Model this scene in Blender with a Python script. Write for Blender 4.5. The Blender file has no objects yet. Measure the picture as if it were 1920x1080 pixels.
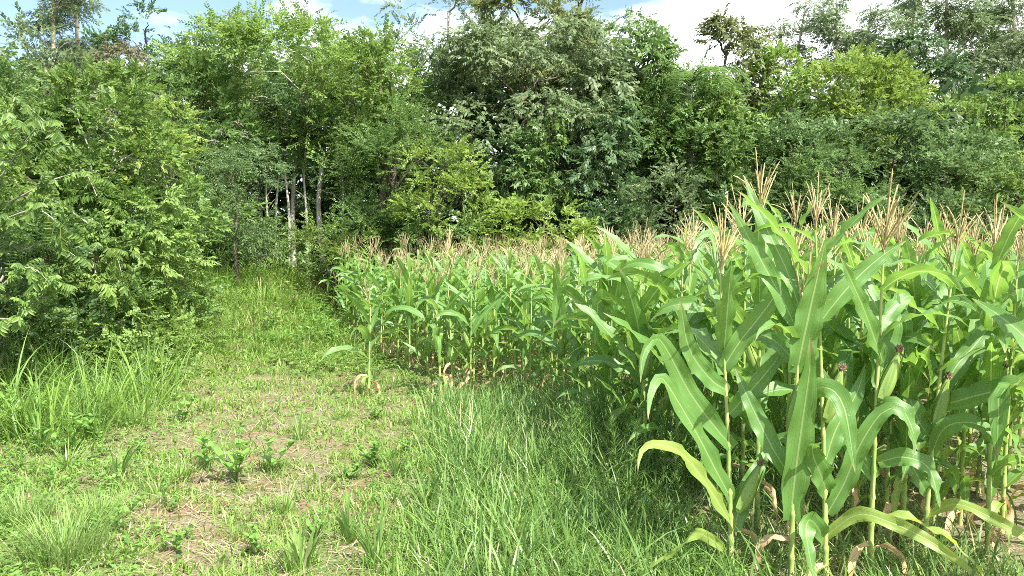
import bpy, math, random
import numpy as np
from mathutils import Vector

# ------------------------------------------------------------------ camera, light, exposure
SC = bpy.context.scene
COL = SC.collection
CAM_Z, F, HY = 1.7, 1478.0, 490.0          # eye height, focal length in photo pixels, horizon row

cam_d = bpy.data.cameras.new('camera')
cam_d.sensor_width = 36.0
cam_d.lens = F / 1920 * 36
cam_d.clip_start = 0.05
cam_d.clip_end = 2000
cam = bpy.data.objects.new('camera', cam_d)
COL.objects.link(cam)
cam.location = (0, 0, CAM_Z)
cam.rotation_euler = (math.radians(90) - math.atan((540 - HY) / F), 0, 0)
SC.camera = cam

SUN_EL, SUN_AZ = math.radians(53), math.radians(143)     # azimuth clockwise from +Y: behind and to the right
to_sun = Vector((math.sin(SUN_AZ) * math.cos(SUN_EL), math.cos(SUN_AZ) * math.cos(SUN_EL), math.sin(SUN_EL)))
sd = bpy.data.lights.new('sun', 'SUN')
sd.energy = 5.0
sd.angle = math.radians(0.55)
sd.color = (1.0, 0.965, 0.91)
sun = bpy.data.objects.new('sun', sd)
COL.objects.link(sun)
sun.location = (10, -10, 30)
sun.rotation_euler = to_sun.to_track_quat('Z', 'Y').to_euler()

world = bpy.data.worlds.new('World')
SC.world = world
world.use_nodes = True
wn, wl = world.node_tree.nodes, world.node_tree.links
wn.clear()
w_out = wn.new('ShaderNodeOutputWorld')
w_bg = wn.new('ShaderNodeBackground')
w_bg.inputs['Strength'].default_value = 0.115
sky = wn.new('ShaderNodeTexSky')
sky.sky_type = 'NISHITA'
sky.sun_disc = False
sky.sun_elevation = SUN_EL
sky.sun_rotation = SUN_AZ
sky.air_density = 1.0
sky.dust_density = 1.2
sky.ozone_density = 1.5
tc = wn.new('ShaderNodeTexCoord')
mp = wn.new('ShaderNodeMapping')
mp.inputs['Scale'].default_value = (1.0, 1.0, 2.6)
mp.inputs['Location'].default_value = (3.1, 0.4, 0.2)
wl.new(tc.outputs['Generated'], mp.inputs['Vector'])
nz = wn.new('ShaderNodeTexNoise')
nz.inputs['Scale'].default_value = 2.6
nz.inputs['Detail'].default_value = 7
nz.inputs['Roughness'].default_value = 0.55
wl.new(mp.outputs['Vector'], nz.inputs['Vector'])
sx = wn.new('ShaderNodeSeparateXYZ')
wl.new(tc.outputs['Generated'], sx.inputs[0])
gx = wn.new('ShaderNodeMath'); gx.operation = 'MULTIPLY_ADD'      # more cloud towards the right
gx.inputs[1].default_value = 0.30
gx.inputs[2].default_value = 0.02
wl.new(sx.outputs['X'], gx.inputs[0])
ad = wn.new('ShaderNodeMath'); ad.operation = 'ADD'
wl.new(nz.outputs['Fac'], ad.inputs[0]); wl.new(gx.outputs[0], ad.inputs[1])
cr = wn.new('ShaderNodeValToRGB')
cr.color_ramp.elements[0].position = 0.44
cr.color_ramp.elements[1].position = 0.58
wl.new(ad.outputs[0], cr.inputs['Fac'])
mx = wn.new('ShaderNodeMix'); mx.data_type = 'RGBA'
mx.inputs[7].default_value = (8.6, 8.9, 9.2, 1)
wl.new(cr.outputs['Color'], mx.inputs[0])
wl.new(sky.outputs['Color'], mx.inputs[6])
wl.new(mx.outputs[2], w_bg.inputs['Color'])
wl.new(w_bg.outputs[0], w_out.inputs['Surface'])

SC.view_settings.view_transform = 'Standard'
SC.view_settings.look = 'None'
SC.view_settings.gamma = 1.0
SC.view_settings.use_curve_mapping = False
SC.view_settings.exposure = 1.4
SC.render.engine = 'CYCLES'
SC.cycles.filter_width = 0.9
SC.cycles.max_bounces = 6
SC.cycles.diffuse_bounces = 4
SC.cycles.glossy_bounces = 2
SC.cycles.transmission_bounces = 4
SC.cycles.use_denoising = False

# ------------------------------------------------------------------ helpers
rs = np.random.default_rng(11)
random.seed(5)


def px(x, d):
    return (x - 960) / F * d


def pz(y, d):
    return CAM_Z + (HY - y) / F * d


def smooth(a, b, x):
    t = np.clip((x - a) / (b - a), 0, 1)
    return t * t * (3 - 2 * t)


_H = np.random.default_rng(3).random((256, 256))


def vnoise(x, y):
    x = np.asarray(x, float); y = np.asarray(y, float)
    xi = np.floor(x).astype(int); yi = np.floor(y).astype(int)
    fx = x - xi; fy = y - yi
    fx = fx * fx * (3 - 2 * fx); fy = fy * fy * (3 - 2 * fy)
    a = _H[xi % 256, yi % 256]; b = _H[(xi + 1) % 256, yi % 256]
    c = _H[xi % 256, (yi + 1) % 256]; d = _H[(xi + 1) % 256, (yi + 1) % 256]
    return (a * (1 - fx) + b * fx) * (1 - fy) + (c * (1 - fx) + d * fx) * fy


def ground_z(x, y):
    x = np.asarray(x, float); y = np.asarray(y, float)
    z = 0.55 * smooth(12, 27, y) + 0.85 * smooth(9.5, 22, y) * smooth(-4.0, -6.4, x) + 0.07 * np.clip(y - 29, 0, 90)
    z = z + 0.35 * smooth(-4.5, -9.5, x) * smooth(6, 12, y)
    z = z + (vnoise(x * 1.3, y * 1.3) - .5) * 0.07 + (vnoise(x * 5 + 9, y * 5) - .5) * 0.035
    return z


def gz(x, y):
    return float(ground_z(x, y))


class Geo:
    """quads with uv and material slot, collected in arrays"""
    def __init__(self):
        self.V = []; self.Q = []; self.U = []; self.M = []; self.n = 0

    def add(self, V, Q, U=None, m=0):
        V = np.asarray(V, float).reshape(-1, 3); Q = np.asarray(Q, int).reshape(-1, 4)
        if U is None:
            U = np.zeros((len(Q) * 4, 2))
        self.V.append(V); self.Q.append(Q + self.n); self.U.append(np.asarray(U, float).reshape(-1, 2))
        self.M.append(np.full(len(Q), m) if np.isscalar(m) else np.asarray(m))
        self.n += len(V)
        return self

    def arrays(self):
        return np.concatenate(self.V), np.concatenate(self.Q), np.concatenate(self.U), np.concatenate(self.M)

    def merge(self, g, R=None, t=None):
        V, Q, U, M = g.arrays() if isinstance(g, Geo) else g
        if R is not None:
            V = V @ np.asarray(R).T
        if t is not None:
            V = V + np.asarray(t)
        return self.add(V, Q, U, M)

    def mesh(self, name, mats, smooth_shade=True):
        V, Q, U, M = self.arrays()
        me = bpy.data.meshes.new(name)
        me.vertices.add(len(V)); me.vertices.foreach_set('co', V.astype(np.float32).ravel())
        me.loops.add(len(Q) * 4); me.loops.foreach_set('vertex_index', Q.astype(np.int32).ravel())
        me.polygons.add(len(Q))
        me.polygons.foreach_set('loop_start', np.arange(0, len(Q) * 4, 4, dtype=np.int32))
        try:
            me.polygons.foreach_set('loop_total', np.full(len(Q), 4, dtype=np.int32))
        except Exception:
            pass
        for m in (mats if isinstance(mats, (list, tuple)) else [mats]):
            me.materials.append(m)
        me.polygons.foreach_set('material_index', M.astype(np.int32))
        uv = me.uv_layers.new(name='UVMap')
        uv.data.foreach_set('uv', U.astype(np.float32).ravel())
        me.update(calc_edges=True)
        me.polygons.foreach_set('use_smooth', np.full(len(Q), smooth_shade))
        me.update()
        return me


def obj(name, data, parent=None, loc=(0, 0, 0)):
    o = bpy.data.objects.new(name, data)
    COL.objects.link(o)
    o.location = loc
    if parent is not None:
        o.parent = parent
    return o


def tag(o, label=None, cat=None, group=None, kind=None):
    if label: o['label'] = label
    if cat: o['category'] = cat
    if group: o['group'] = group
    if kind: o['kind'] = kind
    return o


def thing(name, label, cat, loc, group=None):
    return tag(obj(name, None, None, loc), label, cat, group)


def tube(P, R, sides=6, m=0, g=None):
    """tapered tube along polyline P with radii R"""
    P = np.asarray(P, float); R = np.asarray(R, float)
    T = np.gradient(P, axis=0); T /= np.linalg.norm(T, axis=1)[:, None] + 1e-9
    ref = np.array([0.31, 0.95, 0.05])
    A = np.cross(T, ref); A /= np.linalg.norm(A, axis=1)[:, None] + 1e-9
    B = np.cross(T, A)
    an = np.arange(sides) / sides * 2 * math.pi
    V = P[:, None] + R[:, None, None] * (np.cos(an)[None, :, None] * A[:, None] + np.sin(an)[None, :, None] * B[:, None])
    n = len(P)
    i = np.arange(n - 1)[:, None] * sides; j = np.arange(sides)[None]
    k = (np.arange(sides)[None] + 1) % sides
    Q = np.stack([i + j, i + k, i + sides + k, i + sides + j], -1).reshape(-1, 4)
    uu = np.stack([np.stack([j / sides + 0 * i, i / sides / n + 0 * j], -1)] * 4, 2).reshape(-1, 2)
    g = g or Geo()
    return g.add(V.reshape(-1, 3), Q, uu, m)


def spline(P, n):
    """Catmull-Rom through P resampled to n points"""
    P = np.asarray(P, float)
    Q = np.vstack([2 * P[0] - P[1], P, 2 * P[-1] - P[-2]])
    seg = np.linalg.norm(np.diff(P, axis=0), axis=1); s = np.r_[0, np.cumsum(seg)]
    t = np.linspace(0, s[-1], n)
    out = []
    for v in t:
        k = min(max(int(np.searchsorted(s, v, side='right')) - 1, 0), len(seg) - 1)
        u = (v - s[k]) / max(seg[k], 1e-9)
        p0, p1, p2, p3 = Q[k:k + 4]
        out.append(0.5 * (2 * p1 + (p2 - p0) * u + (2 * p0 - 5 * p1 + 4 * p2 - p3) * u * u + (3 * p1 - p0 - 3 * p2 + p3) * u ** 3))
    return np.array(out)


def blades(base, az, L, W, lean, bend, nseg=3, g=None, m=0, twist=0.0):
    """N curved grass blades; lean = angle from vertical at base, bend = extra angle by the tip"""
    N = len(az)
    base = np.asarray(base, float); az = np.asarray(az); L = np.broadcast_to(L, (N,)); W = np.broadcast_to(W, (N,))
    lean = np.broadcast_to(lean, (N,)); bend = np.broadcast_to(bend, (N,))
    d = np.stack([np.cos(az), np.sin(az), 0 * az], -1)
    ta = az + math.pi / 2 + rs.normal(0, .5, N) * 1.0 + twist
    sdir = np.stack([np.cos(ta), np.sin(ta), 0 * ta], -1)
    P = base.copy(); rows = []
    for k in range(nseg + 1):
        t = k / nseg
        w = W * (0.6 + 0.9 * t - 0.35 * t * t) if t < .45 else W * max(1.0 - ((t - .45) / .55) ** 1.6, 0.05)
        rows.append(P - sdir * (w / 2)[:, None] if np.ndim(w) else P)
        rows.append(P + sdir * (w / 2)[:, None])
        a = lean + bend * ((k + .5) / nseg) ** 1.3
        P = P + (d * np.sin(a)[:, None] + np.array([0, 0, 1.0]) * np.cos(a)[:, None]) * (L / nseg)[:, None]
    V = np.stack(rows, 1)                              # N, 2(n+1), 3
    K = 2 * (nseg + 1)
    q = np.array([[2 * k, 2 * k + 1, 2 * k + 3, 2 * k + 2] for k in range(nseg)])
    Q = (np.arange(N)[:, None, None] * K + q[None]).reshape(-1, 4)
    uv = np.array([[[0, k / nseg], [1, k / nseg], [1, (k + 1) / nseg], [0, (k + 1) / nseg]] for k in range(nseg)])
    U = np.broadcast_to(uv[None], (N, nseg, 4, 2)).reshape(-1, 2)
    g = g or Geo()
    return g.add(V.reshape(-1, 3), Q, U, m)


# ------------------------------------------------------------------ materials
def nodes_of(name):
    m = bpy.data.materials.new(name); m.use_nodes = True
    nt = m.node_tree; nt.nodes.clear()
    return m, nt.nodes, nt.links


def hsv_jitter(n, l, col_out, amount=.3):
    """brightness varies from object to object a little"""
    oi = n.new('ShaderNodeObjectInfo')
    mr = n.new('ShaderNodeMapRange')
    mr.inputs['To Min'].default_value = 1 - amount / 2
    mr.inputs['To Max'].default_value = 1 + amount / 2
    l.new(oi.outputs['Random'], mr.inputs['Value'])
    hs = n.new('ShaderNodeHueSaturation')
    l.new(mr.outputs[0], hs.inputs['Value']); l.new(col_out, hs.inputs['Color'])
    return hs.outputs['Color']


def leaf_mat(name, cols, trans=0.35, rough=0.5, tcol=None, patch=0.8, dead=None, spec=0.35):
    """cols: list of leaf colours picked leaf by leaf; slow patches shift them"""
    m, n, l = nodes_of(name)
    ge = n.new('ShaderNodeNewGeometry')
    r = n.new('ShaderNodeValToRGB'); r.color_ramp.interpolation = 'LINEAR'
    el = r.color_ramp.elements
    stops = list(cols) + ([dead] if dead else [])
    k = len(cols)
    el[0].position = 0; el[0].color = (*cols[0], 1)
    el[1].position = 1.0; el[1].color = (*stops[-1], 1)
    for i, c in enumerate(cols[1:], 1):
        if i < k - 1 or dead:
            e = el.new((i / (k - 1)) * (0.95 if dead else 1.0)); e.color = (*c, 1)
    tcn = n.new('ShaderNodeTexCoord')
    no = n.new('ShaderNodeTexNoise'); no.inputs['Scale'].default_value = patch; no.inputs['Detail'].default_value = 2
    l.new(tcn.outputs['Object'], no.inputs['Vector'])
    ma = n.new('ShaderNodeMath'); ma.operation = 'MULTIPLY_ADD'
    ma.inputs[1].default_value = 0.8; ma.inputs[2].default_value = -0.4
    l.new(no.outputs['Fac'], ma.inputs[0])
    a2 = n.new('ShaderNodeMath'); a2.operation = 'ADD'; a2.use_clamp = True
    l.new(ge.outputs['Random Per Island'], a2.inputs[0]); l.new(ma.outputs[0], a2.inputs[1])
    l.new(a2.outputs[0], r.inputs['Fac'])
    c = hsv_jitter(n, l, r.outputs['Color'], .25)
    p = n.new('ShaderNodeBsdfPrincipled')
    p.inputs['Roughness'].default_value = rough
    p.inputs['Specular IOR Level'].default_value = spec
    l.new(c, p.inputs['Base Color'])
    tr = n.new('ShaderNodeBsdfTranslucent')
    hs = n.new('ShaderNodeHueSaturation'); hs.inputs['Hue'].default_value = 0.493
    hs.inputs['Saturation'].default_value = 1.0; hs.inputs['Value'].default_value = 1.5
    l.new(c, hs.inputs['Color']); l.new(hs.outputs[0], tr.inputs['Color'])
    mix = n.new('ShaderNodeMixShader'); mix.inputs[0].default_value = trans
    l.new(p.outputs[0], mix.inputs[1]); l.new(tr.outputs[0], mix.inputs[2])
    o = n.new('ShaderNodeOutputMaterial'); l.new(mix.outputs[0], o.inputs['Surface'])
    return m


def bark_mat(name, c1, c2, scale=9):
    m, n, l = nodes_of(name)
    t = n.new('ShaderNodeTexCoord'); mpn = n.new('ShaderNodeMapping'); mpn.inputs['Scale'].default_value = (1, 1, .25)
    no = n.new('ShaderNodeTexNoise'); no.inputs['Scale'].default_value = scale; no.inputs['Detail'].default_value = 6
    l.new(t.outputs['Object'], mpn.inputs[0]); l.new(mpn.outputs[0], no.inputs['Vector'])
    r = n.new('ShaderNodeValToRGB')
    r.color_ramp.elements[0].position = .35; r.color_ramp.elements[0].color = (*c1, 1)
    r.color_ramp.elements[1].position = .65; r.color_ramp.elements[1].color = (*c2, 1)
    l.new(no.outputs['Fac'], r.inputs['Fac'])
    p = n.new('ShaderNodeBsdfPrincipled'); p.inputs['Roughness'].default_value = .85
    l.new(r.outputs[0], p.inputs['Base Color'])
    b = n.new('ShaderNodeBump'); b.inputs['Strength'].default_value = .5; b.inputs['Distance'].default_value = .02
    l.new(no.outputs['Fac'], b.inputs['Height']); l.new(b.outputs[0], p.inputs['Normal'])
    o = n.new('ShaderNodeOutputMaterial'); l.new(p.outputs[0], o.inputs['Surface'])
    return m


def corn_leaf_mat(name, c1, c2, rib, trans=.40, rough=.40):
    """blade with pale midrib and fine veins, from the blade's own uv (u across, v along)"""
    m, n, l = nodes_of(name)
    uv = n.new('ShaderNodeUVMap'); uv.uv_map = 'UVMap'
    s = n.new('ShaderNodeSeparateXYZ'); l.new(uv.outputs[0], s.inputs[0])
    mpn = n.new('ShaderNodeMapping'); mpn.inputs['Scale'].default_value = (22, .7, 1)
    l.new(uv.outputs[0], mpn.inputs[0])
    no = n.new('ShaderNodeTexNoise'); no.inputs['Scale'].default_value = 1.0; no.inputs['Detail'].default_value = 3
    l.new(mpn.outputs[0], no.inputs['Vector'])
    ge = n.new('ShaderNodeNewGeometry')
    tco = n.new('ShaderNodeTexCoord')
    n2 = n.new('ShaderNodeTexNoise'); n2.inputs['Scale'].default_value = 4; n2.inputs['Detail'].default_value = 3
    l.new(tco.outputs['Object'], n2.inputs['Vector'])
    a = n.new('ShaderNodeMath'); a.operation = 'MULTIPLY_ADD'; a.inputs[1].default_value = .85
    l.new(no.outputs['Fac'], a.inputs[0])
    b = n.new('ShaderNodeMath'); b.operation = 'MULTIPLY_ADD'; b.inputs[1].default_value = .45; b.inputs[2].default_value = -.28
    l.new(ge.outputs['Random Per Island'], b.inputs[0]); l.new(b.outputs[0], a.inputs[2])
    c = n.new('ShaderNodeMath'); c.operation = 'MULTIPLY_ADD'; c.inputs[1].default_value = .5
    l.new(n2.outputs['Fac'], c.inputs[0]); l.new(a.outputs[0], c.inputs[2])
    mc = n.new('ShaderNodeMix'); mc.data_type = 'RGBA'; mc.clamp_factor = True
    mc.inputs[6].default_value = (*c1, 1); mc.inputs[7].default_value = (*c2, 1)
    l.new(c.outputs[0], mc.inputs[0])
    # midrib
    d = n.new('ShaderNodeMath'); d.operation = 'SUBTRACT'; d.inputs[1].default_value = .5
    l.new(s.outputs['X'], d.inputs[0])
    e = n.new('ShaderNodeMath'); e.operation = 'ABSOLUTE'; l.new(d.outputs[0], e.inputs[0])
    f = n.new('ShaderNodeMapRange'); f.inputs['From Min'].default_value = .018; f.inputs['From Max'].default_value = .042
    f.inputs['To Min'].default_value = .75; f.inputs['To Max'].default_value = 0
    l.new(e.outputs[0], f.inputs['Value'])
    g = n.new('ShaderNodeMix'); g.data_type = 'RGBA'; g.inputs[7].default_value = (*rib, 1)
    l.new(f.outputs[0], g.inputs[0]); l.new(mc.outputs[2], g.inputs[6])
    p = n.new('ShaderNodeBsdfPrincipled'); p.inputs['Roughness'].default_value = rough
    p.inputs['Specular IOR Level'].default_value = .5
    sp = n.new('ShaderNodeTexNoise'); sp.inputs['Scale'].default_value = 55; sp.inputs['Detail'].default_value = 2
    l.new(tco.outputs['Object'], sp.inputs['Vector'])
    sm = n.new('ShaderNodeMapRange'); sm.inputs['From Min'].default_value = .70; sm.inputs['From Max'].default_value = .76
    sm.inputs['To Max'].default_value = .7
    l.new(sp.outputs['Fac'], sm.inputs['Value'])
    g3 = n.new('ShaderNodeMix'); g3.data_type = 'RGBA'; g3.inputs[7].default_value = (.40, .36, .16, 1)
    l.new(sm.outputs[0], g3.inputs[0]); l.new(g.outputs[2], g3.inputs[6]); g = g3
    tip = n.new('ShaderNodeMath'); tip.operation = 'MULTIPLY_ADD'; tip.inputs[1].default_value = .22
    l.new(n2.outputs['Fac'], tip.inputs[0]); l.new(s.outputs['Y'], tip.inputs[2])
    tm = n.new('ShaderNodeMapRange'); tm.inputs['From Min'].default_value = 1.03; tm.inputs['From Max'].default_value = 1.12
    l.new(tip.outputs[0], tm.inputs['Value'])
    g2 = n.new('ShaderNodeMix'); g2.data_type = 'RGBA'; g2.inputs[7].default_value = (.36, .30, .14, 1)
    l.new(tm.outputs[0], g2.inputs[0]); l.new(g.outputs[2], g2.inputs[6]); g = g2
    l.new(g.outputs[2], p.inputs['Base Color'])
    bu = n.new('ShaderNodeBump'); bu.inputs['Strength'].default_value = .6; bu.inputs['Distance'].default_value = .004
    l.new(no.outputs['Fac'], bu.inputs['Height']); l.new(bu.outputs[0], p.inputs['Normal'])
    tr = n.new('ShaderNodeBsdfTranslucent')
    hs = n.new('ShaderNodeHueSaturation'); hs.inputs['Hue'].default_value = .475; hs.inputs['Value'].default_value = 1.9
    hs.inputs['Saturation'].default_value = 1.1
    l.new(g.outputs[2], hs.inputs['Color']); l.new(hs.outputs[0], tr.inputs['Color'])
    mix = n.new('ShaderNodeMixShader'); mix.inputs[0].default_value = trans
    l.new(p.outputs[0], mix.inputs[1]); l.new(tr.outputs[0], mix.inputs[2])
    o = n.new('ShaderNodeOutputMaterial'); l.new(mix.outputs[0], o.inputs['Surface'])
    return m


def ground_mat():
    m, n, l = nodes_of('soil_and_litter')
    t = n.new('ShaderNodeTexCoord')

    def noise(scale, detail=5, off=0):
        mpn = n.new('ShaderNodeMapping'); mpn.inputs['Location'].default_value = (off, off * .7, 0)
        l.new(t.outputs['Object'], mpn.inputs[0])
        no = n.new('ShaderNodeTexNoise'); no.inputs['Scale'].default_value = scale; no.inputs['Detail'].default_value = detail
        l.new(mpn.outputs[0], no.inputs['Vector'])
        return no.outputs['Fac']

    def ramp(src, a, b, ca, cb):
        r = n.new('ShaderNodeValToRGB')
        r.color_ramp.elements[0].position = a; r.color_ramp.elements[0].color = (*ca, 1)
        r.color_ramp.elements[1].position = b; r.color_ramp.elements[1].color = (*cb, 1)
        l.new(src, r.inputs['Fac']); return r.outputs['Color']
    soil = ramp(noise(14, 8), .3, .7, (.125, .082, .046), (.220, .155, .088))
    straw = ramp(noise(60, 6, 3), .35, .65, (.105, .088, .050), (.22, .190, .115))
    moss = ramp(noise(40, 6, 8), .35, .65, (.06, .10, .025), (.14, .20, .055))

    def mixc(fac, a, b):
        x = n.new('ShaderNodeMix'); x.data_type = 'RGBA'
        l.new(fac, x.inputs[0]); l.new(a, x.inputs[6]); l.new(b, x.inputs[7]); return x.outputs[2]
    f1 = ramp(noise(2.2, 7, 5), .38, .56, (0, 0, 0), (1, 1, 1))
    f2 = ramp(noise(1.7, 8, 12), .48, .62, (0, 0, 0), (.75, .75, .75))
    c = mixc(f2, mixc(f1, soil, straw), moss)
    p = n.new('ShaderNodeBsdfPrincipled'); p.inputs['Roughness'].default_value = .95
    p.inputs['Specular IOR Level'].default_value = .1
    l.new(c, p.inputs['Base Color'])
    b = n.new('ShaderNodeBump'); b.inputs['Strength'].default_value = .8; b.inputs['Distance'].default_value = .03
    l.new(noise(35, 9, 2), b.inputs['Height']); l.new(b.outputs[0], p.inputs['Normal'])
    o = n.new('ShaderNodeOutputMaterial'); l.new(p.outputs[0], o.inputs['Surface'])
    return m


def plain_mat(name, c1, c2, scale=40, rough=.7, trans=0.0):
    m = leaf_mat(name, [c1, c2], trans=trans, rough=rough, patch=scale, spec=.2)
    return m


MAT = dict(
    soil=ground_mat(),
    grass=leaf_mat('meadow_grass', [(.10, .195, .028), (.17, .29, .045), (.23, .35, .07)], .38, .5, patch=.7, dead=(.42, .38, .20)),
    lush=leaf_mat('lush_grass', [(.075, .150, .034), (.13, .230, .052), (.195, .305, .08)], .36, .38, patch=.9, dead=(.35, .36, .15)),
    tuft=leaf_mat('pale_tuft_grass', [(.14, .24, .05), (.20, .32, .07), (.27, .38, .11)], .36, .5, patch=3, dead=(.5, .45, .27)),
    straw=leaf_mat('dry_straw', [(.20, .165, .09), (.34, .295, .17), (.45, .41, .26)], .1, .8, patch=3),
    weed=leaf_mat('broad_weed_leaf', [(.085, .19, .035), (.14, .27, .05), (.20, .34, .07)], .34, .45, patch=3),
    fleabane=leaf_mat('narrow_weed_leaf', [(.08, .16, .035), (.15, .25, .05)], .32, .5, patch=3),
    corn=corn_leaf_mat('corn_blade', (.048, .142, .028), (.165, .308, .072), (.36, .46, .20)),
    corn_yellow=corn_leaf_mat('yellowing_corn_blade', (.13, .245, .045), (.30, .38, .09), (.42, .48, .20)),
    corn_dry=corn_leaf_mat('dead_corn_blade', (.38, .22, .10), (.62, .46, .26), (.6, .5, .3), .2, .8),
    stalk=bark_mat('corn_stalk', (.20, .30, .06), (.44, .48, .16), 9),
    tassel=leaf_mat('tassel', [(.34, .25, .12), (.50, .41, .21), (.58, .50, .29)], .2, .8, patch=2),
    tassel_fresh=leaf_mat('fresh_tassel', [(.40, .30, .12), (.56, .46, .22), (.64, .56, .32)], .2, .8, patch=2),
    clod=leaf_mat('earth_clod', [(.12, .075, .05), (.22, .15, .10), (.27, .21, .16)], 0, .95, patch=3, spec=.05),
    husk=corn_leaf_mat('ear_husk', (.17, .29, .06), (.28, .39, .10), (.3, .4, .12), .2),
    silk=leaf_mat('ear_silk', [(.22, .10, .07), (.40, .24, .17), (.55, .42, .28)], .2, .7, patch=9),
    bark_pale=bark_mat('pale_bark', (.22, .20, .16), (.46, .43, .36)),
    bark_brown=bark_mat('brown_bark', (.06, .045, .03), (.14, .11, .075)),
    bark_euc=bark_mat('smooth_white_bark', (.42, .33, .25), (.66, .59, .50), 4),
    flower=leaf_mat('pink_flower', [(.30, .20, .22), (.42, .31, .33)], .3, .6),
    dryfrond=leaf_mat('dry_twigs', [(.30, .22, .15), (.42, .33, .24)], .1, .8),
)
LEAFM = {}


def leafm(key):
    pal = {
        'bright': [(0.088, 0.157, 0.033), (0.152, 0.246, 0.048), (0.216, 0.314, 0.066)],
        'lime': [(0.110, 0.180, 0.031), (0.181, 0.266, 0.046), (0.242, 0.333, 0.066)],
        'mid': [(0.066, 0.133, 0.036), (0.121, 0.213, 0.054), (0.187, 0.284, 0.078)],
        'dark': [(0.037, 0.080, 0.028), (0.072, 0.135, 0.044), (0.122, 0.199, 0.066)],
        'grey': [(0.073, 0.115, 0.051), (0.128, 0.180, 0.074), (0.189, 0.240, 0.103)],
        'olive': [(0.093, 0.125, 0.043), (0.152, 0.188, 0.063), (0.210, 0.236, 0.089)],
        'blue': [(0.061, 0.111, 0.041), (0.110, 0.182, 0.060), (0.165, 0.254, 0.086)],
        'euc': [(0.084, 0.137, 0.057), (0.140, 0.205, 0.085), (0.197, 0.268, 0.117)],
        'gloss': [(0.071, 0.135, 0.029), (0.125, 0.212, 0.044), (0.183, 0.284, 0.063)],
        'brown': [(0.100, 0.104, 0.055), (0.152, 0.157, 0.078), (0.216, 0.188, 0.114)],
        'pinnate': [(0.074, 0.123, 0.025), (0.127, 0.185, 0.039), (0.191, 0.237, 0.060)],
    }[key]
    if key not in LEAFM:
        dead = {'bright': (.20, .29, .06), 'gloss': (.26, .31, .06)}.get(key)
        LEAFM[key] = leaf_mat('foliage_' + key, pal, .36, .42 if key in ('gloss', 'dark', 'blue') else .5, patch=.9, dead=dead)
    return LEAFM[key]


# ------------------------------------------------------------------ ground
def axis(lo, hi, fine_lo, fine_hi, fine, coarse):
    a = list(np.arange(fine_lo, fine_hi, fine))
    v = fine_lo; s = fine
    left = []
    while v > lo:
        s = min(s * 1.25, coarse); v -= s; left.append(v)
    v = a[-1]; s = fine; right = []
    while v < hi:
        s = min(s * 1.25, coarse); v += s; right.append(v)
    return np.array(left[::-1] + a + right)


ax_ = axis(-420, 420, -9, 12, .2, 30); ay_ = axis(-420, 600, 3, 24, .2, 30)
GX, GY = np.meshgrid(ax_, ay_)
GZ = ground_z(GX, GY)
gV = np.stack([GX, GY, GZ], -1).reshape(-1, 3)
nx_, ny_ = len(ax_), len(ay_)
ii, jj = np.meshgrid(np.arange(nx_ - 1), np.arange(ny_ - 1))
k0 = jj * nx_ + ii
gQ = np.stack([k0, k0 + 1, k0 + nx_ + 1, k0 + nx_], -1).reshape(-1, 4)
ground = obj('ground', Geo().add(gV, gQ).mesh('ground', MAT['soil']))
tag(ground, 'reddish earth with straw litter and moss under the grass', kind='structure')


# ------------------------------------------------------------------ leaf sprays
def rhomb(L, W, fold, six=False):
    """a single leaf along +X, normal +Z. four corners (one folded quad) or six corners (two quads)"""
    if six:
        return np.array([[0, 0, 0], [L * .32, W * .5, fold], [L * .68, W * .38, fold * .6 - L * .05], [L, 0, -L * .16],
                         [L * .68, -W * .38, fold * .6 - L * .05], [L * .32, -W * .5, fold]]), np.array([[0, 3, 2, 1], [0, 5, 4, 3]])
    return np.array([[0, 0, 0], [L * .45, -W * .5, fold], [L, 0, -L * .12], [L * .45, W * .5, fold]]), np.array([[0, 1, 2, 3]])


def rot_axes(X, Zh):
    X = X / (np.linalg.norm(X, axis=-1, keepdims=True) + 1e-9)
    Y = np.cross(Zh, X); Y /= np.linalg.norm(Y, axis=-1, keepdims=True) + 1e-9
    Z = np.cross(X, Y)
    return np.stack([X, Y, Z], -1)                     # columns


def make_spray(kind, rng, six=False):
    """-> V (k,verts,3) leaves on a twig along +X"""
    leaves = []
    P = dict(oval=(11, .34, .115, .052, 50, .1), feather=(22, .40, .062, .026, 70, .02), droop=(12, .32, .125, .046, 48, -.42),
             euc=(10, .36, .150, .034, 45, -.6), pinnate=(16, .42, .095, .024, 78, -.35), small=(16, .32, .062, .036, 55, .1),
             broad=(8, .32, .15, .080, 50, -.1))[kind]
    n, tw, L, W, ang, dr = P
    for i in range(n):
        t = (i + .6) / n
        side = 1 if i % 2 else -1
        a = math.radians(ang * (1 - .35 * t) + rng.normal(0, 12)) * side
        l_ = L * rng.uniform(.75, 1.15) * (1.0 if t < .85 else .9)
        v, q = rhomb(l_, W * rng.uniform(.8, 1.2), W * .16, six)
        d = np.array([math.cos(a), math.sin(a), dr + rng.normal(0, .22)])
        up = np.array([rng.normal(0, .3), rng.normal(0, .3), 1.0])
        R = rot_axes(d, up)
        p = np.array([tw * t, 0, -.1 * tw * t * t])
        leaves.append(v @ R.T + p)
    return np.stack(leaves), q


SPR = {}


def sprays(kind, six=False):
    key = (kind, six)
    if key not in SPR:
        r = np.random.default_rng(len(SPR) + 40)
        SPR[key] = [make_spray(kind, r, six) for _ in range(6)]
    return SPR[key]


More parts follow.
